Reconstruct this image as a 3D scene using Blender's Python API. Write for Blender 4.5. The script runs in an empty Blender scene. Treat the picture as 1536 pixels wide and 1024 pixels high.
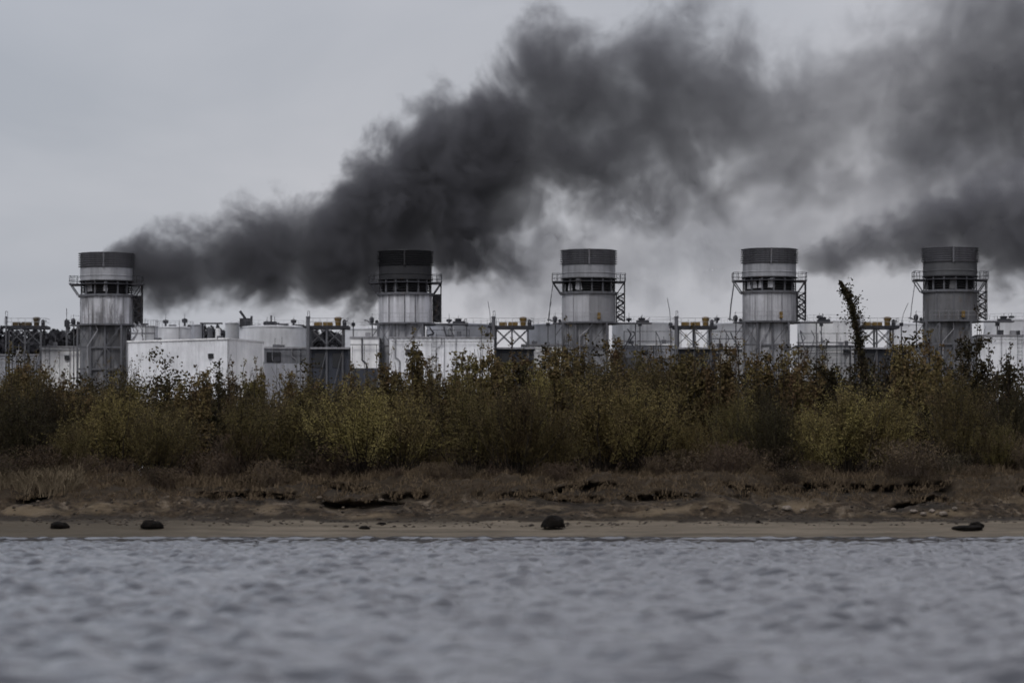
import bpy, math, random
import numpy as np
R = math.radians
random.seed(11)
rng = np.random.default_rng(11)
scene = bpy.context.scene
COL = scene.collection
F = 5333.0      # focal length in photo pixels (1536 wide)
HZ = 740.0      # horizon row
CZ = 1.5        # camera height
def X(px, Y): return (px - 768.0) / F * Y
def Z(py, Y): return CZ + (HZ - py) / F * Y
PLAT = 2.0      # level of the land behind the bank

# ---------------------------------------------------------------- camera
cam = bpy.data.cameras.new('camera'); camo = bpy.data.objects.new('camera', cam); COL.objects.link(camo)
camo.location = (0, 0, CZ); camo.rotation_euler = (R(90), 0, 0)
cam.lens = 125; cam.sensor_width = 36; cam.shift_y = (HZ - 512) / 1536
cam.clip_end = 9000
cam.dof.use_dof = True; cam.dof.focus_distance = 195; cam.dof.aperture_fstop = 1.1
scene.camera = camo

# ---------------------------------------------------------------- node helpers
class NT:
    def __init__(s, tree): s.t = tree; s.n = tree.nodes; s.l = tree.links
    def node(s, typ, **kw):
        n = s.n.new(typ)
        for k, v in kw.items(): setattr(n, k, v)
        return n
    def put(s, sock, v):
        if v is None: return
        if isinstance(v, bpy.types.NodeSocket): s.l.new(v, sock)
        else: sock.default_value = v
    def m(s, op, a, b=None, c=None, clamp=False):
        n = s.node('ShaderNodeMath', operation=op, use_clamp=clamp)
        s.put(n.inputs[0], a); s.put(n.inputs[1], b); s.put(n.inputs[2], c)
        return n.outputs[0]
    def mapr(s, v, a, b, c=0.0, d=1.0, smooth=False):
        n = s.node('ShaderNodeMapRange', interpolation_type='SMOOTHSTEP' if smooth else 'LINEAR')
        s.put(n.inputs['Value'], v); s.put(n.inputs['From Min'], a); s.put(n.inputs['From Max'], b)
        s.put(n.inputs['To Min'], c); s.put(n.inputs['To Max'], d)
        return n.outputs['Result']
    def noise(s, vec, scale, detail=4, rough=0.55, dist=0.0, col=False):
        n = s.node('ShaderNodeTexNoise')
        s.put(n.inputs['Vector'], vec); n.inputs['Scale'].default_value = scale
        n.inputs['Detail'].default_value = detail; n.inputs['Roughness'].default_value = rough
        n.inputs['Distortion'].default_value = dist
        return n.outputs['Color'] if col else n.outputs['Fac']
    def mapping(s, vec, scale=(1, 1, 1), loc=(0, 0, 0)):
        n = s.node('ShaderNodeMapping')
        s.put(n.inputs['Vector'], vec); n.inputs['Scale'].default_value = scale; n.inputs['Location'].default_value = loc
        return n.outputs[0]
    def mix(s, f, a, b, blend='MIX'):
        n = s.node('ShaderNodeMix', data_type='RGBA', blend_type=blend)
        s.put(n.inputs[0], f)
        for i, v in ((6, a), (7, b)):
            if isinstance(v, tuple) and len(v) == 3: v = (*v, 1)
            s.put(n.inputs[i], v)
        return n.outputs[2]
    def xyz(s, v):
        n = s.node('ShaderNodeSeparateXYZ'); s.put(n.inputs[0], v); return n.outputs
    def pos(s): return s.node('ShaderNodeNewGeometry').outputs['Position']
    def bump(s, h, strength=0.3, dist=0.1):
        n = s.node('ShaderNodeBump'); s.put(n.inputs['Height'], h)
        n.inputs['Strength'].default_value = strength; n.inputs['Distance'].default_value = dist
        return n.outputs[0]

def new_mat(name):
    m = bpy.data.materials.new(name); m.use_nodes = True
    nt = NT(m.node_tree); b = m.node_tree.nodes['Principled BSDF']
    return m, nt, b

def metal(name, col, dirt=0.5, dirtcol=(0.05, 0.048, 0.05), rough=0.6, rust=0.0, streak=1.0, soot=None, halves=0.0, midx=0.0, heavy=0.0):
    """painted sheet metal: blotches, vertical run-off streaks, optional rust, soot and painted smoke shade above a height, darker right half"""
    m, nt, b = new_mat(name)
    p = nt.pos()
    big = nt.noise(p, 0.35, 4, 0.6)
    st = nt.noise(nt.mapping(p, (1.6 * streak, 1.6 * streak, 0.09)), 1.0, 5, 0.65)
    fine = nt.noise(p, 3.5, 4, 0.7)
    c = nt.mix(nt.mapr(big, 0.3, 0.7), tuple(x * 0.8 for x in col), tuple(min(1, x * 1.12) for x in col))
    f = nt.m('MULTIPLY', nt.mapr(st, 0.46, 0.66), dirt, clamp=True)
    if heavy:
        hv = nt.noise(nt.mapping(p, (0.55, 0.55, 0.16), (3, 1, 2)), 1.0, 5, 0.7)
        f = nt.m('MAXIMUM', f, nt.m('MULTIPLY', nt.mapr(hv, 0.48, 0.6), heavy))
    c = nt.mix(f, c, dirtcol)
    f2 = nt.m('MULTIPLY', nt.mapr(fine, 0.55, 0.8), dirt * 0.6, clamp=True)
    c = nt.mix(f2, c, tuple(x * 0.35 for x in col))
    if rust > 0:
        rn = nt.noise(nt.mapping(p, (1, 1, 0.35), (7, 3, 1)), 1.7, 5, 0.7)
        c = nt.mix(nt.m('MULTIPLY', nt.mapr(rn, 0.56, 0.68), rust, clamp=True), c, (0.10, 0.055, 0.02))
    xs = nt.xyz(p)
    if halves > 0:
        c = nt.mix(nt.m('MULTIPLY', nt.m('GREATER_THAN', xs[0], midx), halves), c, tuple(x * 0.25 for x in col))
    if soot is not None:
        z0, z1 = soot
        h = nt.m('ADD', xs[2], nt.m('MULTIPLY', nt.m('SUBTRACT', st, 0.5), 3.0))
        c = nt.mix(nt.mapr(h, z0, z1, 0, 0.96), c, (0.012, 0.012, 0.014))  # near-black holds both soot and the shade of the surrounding smoke
    nt.put(b.inputs['Base Color'], c)
    b.inputs['Roughness'].default_value = rough
    b.inputs['Specular IOR Level'].default_value = 0.3
    nt.put(b.inputs['Normal'], nt.bump(nt.m('ADD', big, nt.m('MULTIPLY', fine, 0.2)), 0.25, 0.3))
    return m

M = {}
M['white'] = metal('white_cladding', (0.84, 0.85, 0.88), 0.3, (0.2, 0.2, 0.21), streak=0.8)
M['white2'] = metal('bright_cladding', (0.9, 0.9, 0.92), 0.35, (0.25, 0.25, 0.26))
M['tank'] = metal('tank_paint', (0.76, 0.77, 0.80), 0.3, (0.2, 0.2, 0.21), streak=0.5)
M['tank2'] = metal('tank_paint_grey', (0.40, 0.41, 0.45), 0.4, (0.15, 0.15, 0.16), streak=0.5)
M['grey'] = metal('grey_wall', (0.2, 0.205, 0.225), 0.6, (0.06, 0.06, 0.065))
M['dark'] = metal('dark_steel', (0.045, 0.046, 0.055), 0.5, (0.015, 0.015, 0.016), rust=0.25)
M['steel'] = metal('steel', (0.12, 0.122, 0.135), 0.5, (0.03, 0.03, 0.03), rust=0.25)
M['lsteel'] = metal('light_steel', (0.3, 0.3, 0.32), 0.5, (0.06, 0.06, 0.06), rust=0.2)
M['yellow'] = metal('yellow_paint', (0.18, 0.115, 0.035), 0.5, (0.06, 0.04, 0.02))
M['yellow_dim'] = metal('darker_yellow_paint', (0.085, 0.06, 0.028), 0.6, (0.03, 0.025, 0.02))  # darker copy of the yellow for the plain platform
M['blue'] = metal('blue_grey_wall', (0.045, 0.05, 0.066), 0.5, (0.03, 0.03, 0.03))
M['glass'], _nt, _b = new_mat('dark_window'); _b.inputs['Base Color'].default_value = (0.012, 0.013, 0.016, 1); _b.inputs['Roughness'].default_value = 0.25

# ---------------------------------------------------------------- mesh builder
class MB:
    def __init__(s): s.v = []; s.f = []; s.n = 0
    def add(s, v, f):
        s.v.extend([tuple(map(float, q)) for q in v]); s.f.extend([tuple(i + s.n for i in q) for q in f]); s.n += len(v); return s
    def box(s, x0, x1, y0, y1, z0, z1):
        v = [(x0, y0, z0), (x1, y0, z0), (x1, y1, z0), (x0, y1, z0), (x0, y0, z1), (x1, y0, z1), (x1, y1, z1), (x0, y1, z1)]
        return s.add(v, [(0, 3, 2, 1), (4, 5, 6, 7), (0, 1, 5, 4), (1, 2, 6, 5), (2, 3, 7, 6), (3, 0, 4, 7)])
    def bar(s, p, q, w=0.08, n=4, w2=None):
        p = np.array(p, float); q = np.array(q, float); d = q - p; L = np.linalg.norm(d)
        if L < 1e-6: return s
        d /= L; a = np.cross(d, (0, 0, 1)) if abs(d[2]) < 0.9 else np.cross(d, (1, 0, 0)); a /= np.linalg.norm(a); b = np.cross(d, a)
        w2 = w if w2 is None else w2; v = []
        for c, r in ((p, w / 2), (q, w2 / 2)):
            for i in range(n):
                t = 2 * math.pi * (i + 0.5) / n; v.append(c + r * 1.2 * (math.cos(t) * a + math.sin(t) * b))
        f = [(i, (i + 1) % n, n + (i + 1) % n, n + i) for i in range(n)] + [tuple(range(n))[::-1], tuple(range(n, 2 * n))]
        return s.add(v, f)
    def path(s, pts, w, n=6):
        for a, b in zip(pts[:-1], pts[1:]): s.bar(a, b, w, n)
        return s
    def lathe(s, prof, n=48, cx=0, cy=0, sy=1.0):
        v = []; f = []
        for r, z in prof:
            for i in range(n):
                t = 2 * math.pi * i / n; v.append((cx + r * math.cos(t), cy + sy * r * math.sin(t), z))
        for k in range(len(prof) - 1):
            for i in range(n):
                j = (i + 1) % n; f.append((k * n + i, k * n + j, (k + 1) * n + j, (k + 1) * n + i))
        if prof[0][0] > 1e-4: f.append(tuple(range(n))[::-1])
        if prof[-1][0] > 1e-4: f.append(tuple(range((len(prof) - 1) * n, len(prof) * n)))
        return s.add(v, f)
    def build(s, name, mat, parent=None, smooth=False, bevel=0.0):
        me = bpy.data.meshes.new(name); me.from_pydata(s.v, [], s.f); me.materials.append(mat); me.update()
        o = bpy.data.objects.new(name, me); COL.objects.link(o)
        if parent is not None: o.parent = parent
        if smooth:
            me.shade_auto_smooth(angle=R(35)) if hasattr(me, 'shade_auto_smooth') else me.shade_smooth()
            try:
                for p_ in me.polygons: p_.use_smooth = True
                me.set_sharp_from_angle(angle=R(35))
            except Exception: pass
        if bevel > 0:
            bm_ = o.modifiers.new('bevel', 'BEVEL'); bm_.width = bevel; bm_.segments = 1; bm_.limit_method = 'ANGLE'
        return o

def raw_mesh(name, v, f, mat, parent=None, smooth=False):
    v = np.asarray(v, np.float32); f = np.asarray(f, np.int32); k = f.shape[1]
    me = bpy.data.meshes.new(name)
    me.vertices.add(len(v)); me.vertices.foreach_set('co', v.ravel())
    me.loops.add(f.size); me.loops.foreach_set('vertex_index', f.ravel())
    me.polygons.add(len(f)); me.polygons.foreach_set('loop_start', np.arange(0, f.size, k, dtype=np.int32))
    me.polygons.foreach_set('loop_total', np.full(len(f), k, np.int32))
    me.polygons.foreach_set('use_smooth', np.full(len(f), smooth, bool))
    me.update(calc_edges=True); me.materials.append(mat)
    o = bpy.data.objects.new(name, me); COL.objects.link(o)
    if parent is not None: o.parent = parent
    return o

def tag(o, label=None, cat=None, group=None, kind=None):
    if label: o['label'] = label
    if cat: o['category'] = cat
    if group: o['group'] = group
    if kind: o['kind'] = kind
    return o
def empty(name, loc, label=None, cat=None, group=None):
    o = bpy.data.objects.new(name, None); COL.objects.link(o); o.location = loc
    return tag(o, label, cat, group)

# value noise in numpy (smooth, fBm)
def vnoise(x, y, seed=0):
    xi = np.floor(x).astype(np.int64); yi = np.floor(y).astype(np.int64); fx = x - xi; fy = y - yi
    fx = fx * fx * (3 - 2 * fx); fy = fy * fy * (3 - 2 * fy)
    def h(a, b):
        n = (a * 374761393 + b * 668265263 + seed * 982451653) & 0x7fffffff
        n = ((n ^ (n >> 13)) * 1274126177) & 0x7fffffff
        return ((n ^ (n >> 16)) & 0xffff) / 65535.0
    return (h(xi, yi) * (1 - fx) + h(xi + 1, yi) * fx) * (1 - fy) + (h(xi, yi + 1) * (1 - fx) + h(xi + 1, yi + 1) * fx) * fy
def fbm(x, y, o=5, seed=0, g=0.5):
    s = 0; a = 1; t = 0
    for i in range(o): s = s + a * vnoise(x * 2 ** i, y * 2 ** i, seed + i * 17); t += a; a *= g
    return s / t
def sstep(a, b, x):
    t = np.clip((x - a) / (b - a), 0, 1); return t * t * (3 - 2 * t)

# ---------------------------------------------------------------- world, sun
w = bpy.data.worlds.new('World'); scene.world = w; w.use_nodes = True
nt = NT(w.node_tree); bg = w.node_tree.nodes['Background']
sky = nt.node('ShaderNodeTexSky', sky_type='NISHITA'); sky.sun_disc = False
sky.sun_elevation = R(48); sky.sun_rotation = R(205); sky.dust_density = 3.0; sky.air_density = 1.2
tc = nt.node('ShaderNodeTexCoord').outputs['Generated']
sx = nt.xyz(tc)
cl = nt.noise(nt.mapping(tc, (6, 6, 13)), 1.0, 5, 0.5, 0.4)
cl2 = nt.noise(nt.mapping(tc, (2, 2, 5), (3, 1, 0)), 1.0, 3, 0.5)
mixn = nt.m('ADD', nt.m('MULTIPLY', cl, 0.6), nt.m('MULTIPLY', cl2, 0.4))
over = nt.mix(nt.mapr(mixn, 0.41, 0.59), (4.25, 4.3, 4.72), (5.5, 5.4, 5.75))
zen = nt.m('MULTIPLY', nt.mapr(sx[2], 0.12, 0.5, 1.0, 1.45), nt.mapr(sx[2], 0.0, 0.075, 1.13, 1.0))
over = nt.mix(1.0, over, nt.node('ShaderNodeCombineColor').outputs[0], 'MULTIPLY')
cc = over.node.inputs[7].links[0].from_node
for i in range(3): nt.l.new(zen, cc.inputs[i])
# left side of the sky a touch bluer and darker
side = nt.mapr(sx[0], -0.16, 0.02, 0.0, 1.0)
over = nt.mix(side, nt.mix(1.0, over, (0.9, 0.935, 0.965), 'MULTIPLY'), over)
skyc = nt.mix(0.88, sky.outputs[0], over)
nt.l.new(skyc, bg.inputs['Color']); bg.inputs['Strength'].default_value = 0.106
sun = bpy.data.lights.new('sun', 'SUN'); sun.energy = 1.05; sun.angle = R(18); sun.color = (1.0, 0.975, 0.95)
so = bpy.data.objects.new('sun', sun); COL.objects.link(so)
el, az = R(48), R(205)      # azimuth clockwise from +Y: behind the camera, a little to the left
from mathutils import Vector
sd = Vector((math.sin(az) * math.cos(el), math.cos(az) * math.cos(el), math.sin(el)))
so.rotation_euler = (-sd).to_track_quat('-Z', 'Y').to_euler()

# ---------------------------------------------------------------- water
def axis(parts):
    out = []
    for a, b, st in parts: out.append(np.arange(a, b, st))
    out.append([parts[-1][1]]); return np.concatenate(out)
def grid(xs, ys):
    nx, ny = len(xs), len(ys)
    i = np.arange(nx - 1)[None, :] + nx * np.arange(ny - 1)[:, None]; i = i.ravel()
    return np.stack([i, i + 1, i + nx + 1, i + nx], 1)
xs = axis([(-900, -60, 40), (-60, -19, 1.5), (-19, 19, 0.085), (19, 60, 1.5), (60, 900, 40)])
ys = axis([(-300, 0, 30), (0, 22, 1.0), (22, 60, 0.075), (60, 121, 0.11)])
gx, gy = np.meshgrid(xs, ys)
z = np.zeros_like(gx)
wr = np.random.default_rng(4)
for k in range(90):
    lam = 0.30 * (4.2 ** wr.random()); th = wr.normal(R(85), R(62)); kk = 2 * math.pi / lam
    amp = 0.0068 * lam ** 1.0
    ph = wr.random() * 6.28
    wob = 1.2 * np.sin(gx * 0.33 + k) + 1.0 * np.sin(gy * 0.27 + 2 * k)
    z += amp * np.sin(kk * (gx * math.cos(th) + gy * math.sin(th)) + ph + wob)
z *= (0.30 + 1.4 * fbm(gx * 0.8, gy * 0.22, 4, 5)) * (1 - 0.6 * sstep(100, 115, gy))
z += 0.075 * np.exp(-((gy - (117.0 + 0.55 * np.sin(gx * 0.13 + 1) - 0.02 * gx)) / 0.42) ** 2) * (1 - sstep(30, 60, np.abs(gx)))
m, nt, b = new_mat('river_water')
p = nt.pos()
b.inputs['Base Color'].default_value = (0.055, 0.058, 0.068, 1)
b.inputs['Roughness'].default_value = 0.12; b.inputs['IOR'].default_value = 1.33
patch = nt.noise(nt.mapping(p, (2.4, 0.30, 1)), 1.0, 5, 0.62)
big = nt.noise(nt.mapping(p, (0.35, 0.05, 1), (4, 2, 0)), 1.0, 3, 0.5)
pa = nt.m('ADD', nt.mapr(patch, 0.46, 0.68, 0.3, 1.2), nt.mapr(big, .35, .65, -.15, .15))
fine = nt.noise(nt.mapping(p, (9, 6, 1)), 1.0, 2, 0.5)
nt.put(b.inputs['Normal'], nt.bump(nt.m('MULTIPLY', fine, pa), 0.16, 0.05))
water = raw_mesh('water', np.stack([gx, gy, z], -1).reshape(-1, 3), grid(xs, ys), m, smooth=True); tag(water, 'rippled grey river water in front of the sandy beach', 'water', kind='structure')

# ---------------------------------------------------------------- ground, one sheet: river bed, beach, bank, plateau
shore = lambda x: 117.6 + 0.55 * np.sin(x * 0.13 + 1) - 0.02 * x + 0.5 * (fbm(x * 0.35, x * 0 + 3, 3, 8) - 0.5)
def height(x, y):
    s = y - shore(x)
    z = np.where(s < 0, np.maximum(s * 0.10, -1.2), s * 0.108)
    left = sstep(-6, -14, x)
    cr = 127.4 + 0.9 * (fbm(x * 0.16, x * 0 + 1.5, 3, 21) - 0.5) * 2 + left * 0.8
    t = (y - (cr - 4.6)) / 4.6
    lump = 0.5 * fbm(x * 0.22, y * 0.5, 3, 35) + 0.5 * fbm(x * 0.6, y * 1.0, 5, 31)
    bank = 0.62 + 1.32 * sstep(0, 1, t) ** 0.9
    bank = bank + (lump - 0.5) * 1.65 * sstep(0, 0.25, t) * (1 - 0.45 * sstep(1, 1.6, t))
    z = np.where(t > 0, np.maximum(z * (1 - sstep(0, .12, t)) + bank * sstep(0, .12, t), z * 0), z)
    z = z + (fbm(x * 1.8, y * 2.2, 5, 41, .6) - 0.5) * (0.06 * sstep(0.3, 4.5, s) + .42 * sstep(5.2, 7, s) * (1 - sstep(11, 13, s))) + (fbm(x * 0.4, y * 1.2, 3, 44) - 0.5) * 0.10 * sstep(0.2, 2, s)
    far = sstep(135, 150, y)
    return z * (1 - far) + PLAT * far, t, cr
xs = axis([(-3000, -200, 200), (-200, -40, 16), (-40, -21, 0.8), (-21, 21, 0.085), (21, 40, 0.8), (40, 200, 16), (200, 3000, 200)])
ys = axis([(-400, 100, 50), (100, 115, 1.5), (115, 119, 0.16), (119, 131, 0.075), (131, 140, 0.3), (140, 200, 6), (200, 4000, 200)])
gx, gy = np.meshgrid(xs, ys)
z, t, cr = height(gx, gy)
# undercut ledges: push the face back below the turf lip in patches
LEDGE = [(20, 746, 42), (110, 742, 46), (205, 741, 50), (300, 742, 30), (494, 747, 46), (600, 738, 40), (662, 724, 34), (745, 741, 40), (910, 738, 22), (968, 747, 34), (1030, 744, 30), (1140, 733, 50), (1195, 727, 46), (1225, 749, 34), (1375, 729, 50), (1500, 744, 42), (1560, 738, 40)]
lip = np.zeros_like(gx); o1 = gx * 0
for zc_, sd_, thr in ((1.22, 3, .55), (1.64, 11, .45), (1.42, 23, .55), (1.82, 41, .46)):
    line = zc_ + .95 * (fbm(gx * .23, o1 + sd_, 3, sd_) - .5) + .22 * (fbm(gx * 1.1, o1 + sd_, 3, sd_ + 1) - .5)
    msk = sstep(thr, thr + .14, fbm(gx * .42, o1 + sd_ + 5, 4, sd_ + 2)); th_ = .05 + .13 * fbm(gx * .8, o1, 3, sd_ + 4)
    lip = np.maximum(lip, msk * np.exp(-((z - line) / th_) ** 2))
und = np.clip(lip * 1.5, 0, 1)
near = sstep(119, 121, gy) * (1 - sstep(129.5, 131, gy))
yy = gy + lip * 1.2 * near
m, nt, b = new_mat('bank_soil')
p = nt.pos(); s3 = nt.xyz(p)
n1 = nt.noise(p, 0.5, 5, 0.6); n2 = nt.noise(p, 4.0, 5, 0.7); n3 = nt.noise(nt.mapping(p, (0.25, 1.3, 1)), 1.0, 4, 0.6)
sand = nt.mix(nt.mapr(n3, 0.35, 0.65), (0.08, 0.066, 0.048), (0.165, 0.137, 0.103))
sand = nt.mix(nt.mapr(n2, 0.5, 0.8, 0, 0.6), sand, (0.08, 0.065, 0.045))
leftf = nt.m('ADD', s3[0], nt.m('MULTIPLY', nt.m('SUBTRACT', n1, 0.5), 10.0))
sand = nt.mix(nt.mapr(leftf, -13.0, -7.0, 0.7, 0.0), sand, (0.05, 0.04, 0.026))
soil = nt.mix(nt.mapr(n2, 0.38, 0.62), (0.012, 0.008, 0.005), (0.062, 0.044, 0.027))
soil = nt.mix(nt.mapr(nt.noise(p, 1.6, 5, 0.7), 0.54, 0.68), soil, (0.16, 0.128, 0.095))
soil = nt.mix(nt.mapr(nt.noise(nt.mapping(p, (1, 1, 1), (5, 5, 5)), 0.7, 4, 0.6), 0.52, 0.62, 0, 0.8), soil, (0.02, 0.015, 0.01))
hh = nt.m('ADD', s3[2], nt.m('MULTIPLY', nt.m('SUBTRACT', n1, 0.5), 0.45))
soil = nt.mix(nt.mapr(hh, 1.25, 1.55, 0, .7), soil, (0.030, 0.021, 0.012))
att = nt.node('ShaderNodeAttribute', attribute_name='hollow_shade').outputs['Fac']
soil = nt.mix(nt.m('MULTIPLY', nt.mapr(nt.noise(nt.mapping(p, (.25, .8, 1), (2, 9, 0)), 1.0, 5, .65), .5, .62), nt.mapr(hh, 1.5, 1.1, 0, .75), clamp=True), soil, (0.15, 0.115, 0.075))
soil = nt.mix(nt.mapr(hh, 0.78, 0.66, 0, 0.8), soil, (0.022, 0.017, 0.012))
soil = nt.mix(nt.m('MULTIPLY', att, .65), soil, (0.010, 0.008, 0.006))  # shade under the turf lips painted into the soil colour
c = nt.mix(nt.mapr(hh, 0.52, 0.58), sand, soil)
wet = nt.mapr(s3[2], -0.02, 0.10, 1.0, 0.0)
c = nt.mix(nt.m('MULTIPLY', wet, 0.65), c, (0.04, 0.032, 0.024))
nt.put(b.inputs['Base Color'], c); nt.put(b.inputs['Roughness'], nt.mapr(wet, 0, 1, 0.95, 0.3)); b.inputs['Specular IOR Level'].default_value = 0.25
nt.put(b.inputs['Normal'], nt.bump(nt.noise(p, 7.0, 5, 0.7), 0.6, 0.12))
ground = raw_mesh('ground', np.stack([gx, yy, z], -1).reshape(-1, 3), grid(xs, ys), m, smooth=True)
at_ = ground.data.attributes.new('hollow_shade', 'FLOAT', 'POINT'); at_.data.foreach_set('value', np.clip(lip * near * 1.6, 0, 1).astype(np.float32).ravel())
tag(ground, 'sandy beach and eroded dark soil bank of the river', 'ground', kind='structure')
def gz(x, y): return float(height(np.array([x], float), np.array([y], float))[0][0])

# ---------------------------------------------------------------- exhaust stacks
def SY(px): return 400 - 8.6 * (px - 160) / 1265
Zs = lambda py: CZ + (HZ - 4 * 0 - py) / F * 394.3     # heights read off the third stack (top row 375)
zt, zl, zu, zv, zp, z2, z3 = Zs(375), Zs(398), Zs(417), Zs(440), Zs(483), Zs(519), Zs(552)
RR = 2.98
def stack(px, label, soot=None, heavy=0.0, halves=0.0, tone=0.42, dirt=0.75, rust=0.3, basetone=0.3, left_rail=True, right_rail=True):
    Y = SY(px); x = X(px, Y)
    root = empty('exhaust_stack', (x, Y, PLAT), label, 'exhaust stack', 'exhaust stacks of the power plant')
    O = -PLAT
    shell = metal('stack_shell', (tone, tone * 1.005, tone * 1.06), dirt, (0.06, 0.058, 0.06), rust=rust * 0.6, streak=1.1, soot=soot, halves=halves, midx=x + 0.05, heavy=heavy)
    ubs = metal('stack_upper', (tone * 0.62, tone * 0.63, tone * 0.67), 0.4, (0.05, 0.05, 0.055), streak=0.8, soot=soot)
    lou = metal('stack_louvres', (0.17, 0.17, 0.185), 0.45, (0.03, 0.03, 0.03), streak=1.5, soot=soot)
    drk = metal('stack_dark', (0.022, 0.022, 0.026), 0.3, (0.01, 0.01, 0.01), rust=0.35)
    bas = metal('stack_base', (basetone, basetone * 1.01, basetone * 1.07), 0.9, (0.03, 0.03, 0.033), rust=rust, streak=1.2, heavy=0.5 + heavy * .4)
    # louvre band: drum with a stack of projecting rings
    pr = [(RR - 0.12, zl + 0.01 + O)]; n = 7; dz = (zt - zl) / n
    for k in range(n):
        a = zl + k * dz + 0.01 + O
        pr += [(RR - 0.04, a + 0.02), (RR - 0.04, a + dz * 0.62), (RR + 0.2, a + dz * 0.68), (RR + 0.2, a + dz * 0.80), (RR - 0.04, a + dz * 0.92)]
    pr += [(RR + 0.1, zt + O - 0.05), (RR + 0.1, zt + O), (RR - 0.3, zt + O), (RR - 0.4, zt + O - 1.0), (0.01, zt + O - 1.05)]
    lb = MB().lathe(pr, 56).build('louvre_band', lou, root, True)
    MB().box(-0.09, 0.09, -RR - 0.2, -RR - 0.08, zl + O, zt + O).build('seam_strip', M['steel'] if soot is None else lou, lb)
    # smooth upper shell with a bead
    MB().lathe([(RR - 0.02, zu + O), (RR - 0.02, zu + 0.45 + O), (RR + 0.03, zu + 0.5 + O), (RR + 0.03, zu + 0.56 + O), (RR - 0.02, zu + 0.6 + O), (RR - 0.02, zl + O)], 56).build('upper_shell', ubs, root, True)
    # open vent band: dark inner drum, slats and posts
    vb = MB().lathe([(RR - 0.55, zv + 0.14 + O), (RR - 0.55, zu + O)], 40)
    for k in range(5):
        a = zv + 0.35 + O + k * (zu - zv - 0.5) / 5
        vb.lathe([(RR - 0.35, a), (RR - 0.16, a + 0.05), (RR - 0.16, a + 0.11), (RR - 0.35, a + 0.07)], 40)
    vb = vb.build('vent_band', drk, root)
    for i in range(14):
        t_ = 2 * math.pi * (i + 0.5) / 14 + 0.1
        MB().box(-0.07, 0.07, -0.09, 0.09, zv + 0.14 + O, zu + O).build('post', M['steel'], vb)
        o = COL.objects[-1] if False else bpy.data.objects[vb.children[-1].name]
        o.location = ((RR - 0.1) * math.cos(t_), (RR - 0.1) * math.sin(t_), 0); o.rotation_euler.z = t_
    # pale torn insulation panels between the posts
    rs = random.Random(px)
    for k in range(rs.choice([3, 4, 5])):
        a = R(rs.uniform(190, 285)); r_ = RR - 0.13; wd = rs.uniform(0.05, 0.14)
        zb_ = zv + 0.16 + O + rs.uniform(0, 0.3); zt_ = zu + O - rs.uniform(0.05, 0.7)
        pm = MB(); v = [(r_ * math.cos(a - wd), r_ * math.sin(a - wd), zb_), (r_ * math.cos(a + wd * .8), r_ * math.sin(a + wd * .8), zb_), (r_ * math.cos(a + wd * 0.5), r_ * math.sin(a + wd * 0.5), zt_), (r_ * math.cos(a - wd * .7), r_ * math.sin(a - wd * .7), zt_)]
        pm.add(v, [(0, 1, 2, 3)])
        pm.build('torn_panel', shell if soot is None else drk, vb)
    MB().lathe([(RR - 0.2, zu - 0.12 + O), (RR + 0.1, zu - 0.12 + O), (RR + 0.1, zu - 0.001 + O), (RR - 0.2, zu - 0.001 + O)], 56).build('collar', drk, root)
    MB().lathe([(RR - 0.1, zv - 0.12 + O), (RR + 0.22, zv - 0.12 + O), (RR + 0.22, zv + 0.13 + O), (RR - 0.6, zv + 0.13 + O)], 56).build('flange', M['steel'], root)
    # lower shell
    MB().lathe([(RR, zp + O), (RR, zv - 0.12 + O)], 56).build('lower_shell', shell, root, True)
    for dx in (-1.75, 0.02, 1.2):
        sp = MB()
        yy_ = -math.sqrt(RR * RR - dx * dx) - 0.05
        sp.box(dx - 0.05, dx + 0.05, yy_ - 0.04, yy_ + 0.06, zp + O, zv - 0.12 + O)
        sp.build('drain_pipe', M['lsteel'] if soot is None and tone > .3 else M['steel'], root)
    # upper service platform with railing (wings at both sides, ring in front)
    zd = Zs(423.5) + O; deck = MB()
    PW = 4.05
    deck.lathe([(RR + 0.02, zd), (RR + 0.35, zd), (RR + 0.35, zd + 0.1), (RR + 0.02, zd + 0.1)], 40)
    for s_ in (-1, 1):
        if (s_ < 0 and not left_rail) or (s_ > 0 and not right_rail): pass
        deck.box(min(s_ * (RR - 0.1), s_ * PW), max(s_ * (RR - 0.1), s_ * PW), -1.3, 1.3, zd - 0.03, zd + 0.13)
    pf = deck.build('platform', M['dark'], root)
    for s_ in (-1, 1):
        r = MB()
        for hgt in (0.5, 0.98):
            r.path([(s_ * (RR + .03), -1.28, zd + hgt), (s_ * PW, -1.28, zd + hgt), (s_ * PW, 1.28, zd + hgt), (s_ * (RR + .03), 1.28, zd + hgt)], 0.06, 4)
        for (a, b_) in ((RR + .1, -1.28), ((RR + PW) / 2, -1.28), (PW, -1.28), (PW, 0), (PW, 1.28), ((RR + PW) / 2, 1.28)):
            r.bar((s_ * a, b_, zd + 0.1), (s_ * a, b_, zd + 1.0), 0.06)
        r.build('railing', M['dark'], pf)
        for yy_ in (-1.1, 1.1): MB().bar((s_ * (PW - 0.1), yy_, zd), (s_ * (RR + 0.15), yy_, zv + O), 0.13).build('bracket', M['dark'], root)
    # caged stair on the right side, under the right wing
    lc = MB(); xa, xb = RR + 0.10, RR + 1.0; za, zb = zp + O + 0.1, zv + O
    for xx in (xa, xb):
        for yy_ in (-0.6, 0.6): lc.bar((xx, yy_, za), (xx, yy_, zd if xx == xb else zb), 0.13)
    nst = 6
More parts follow.
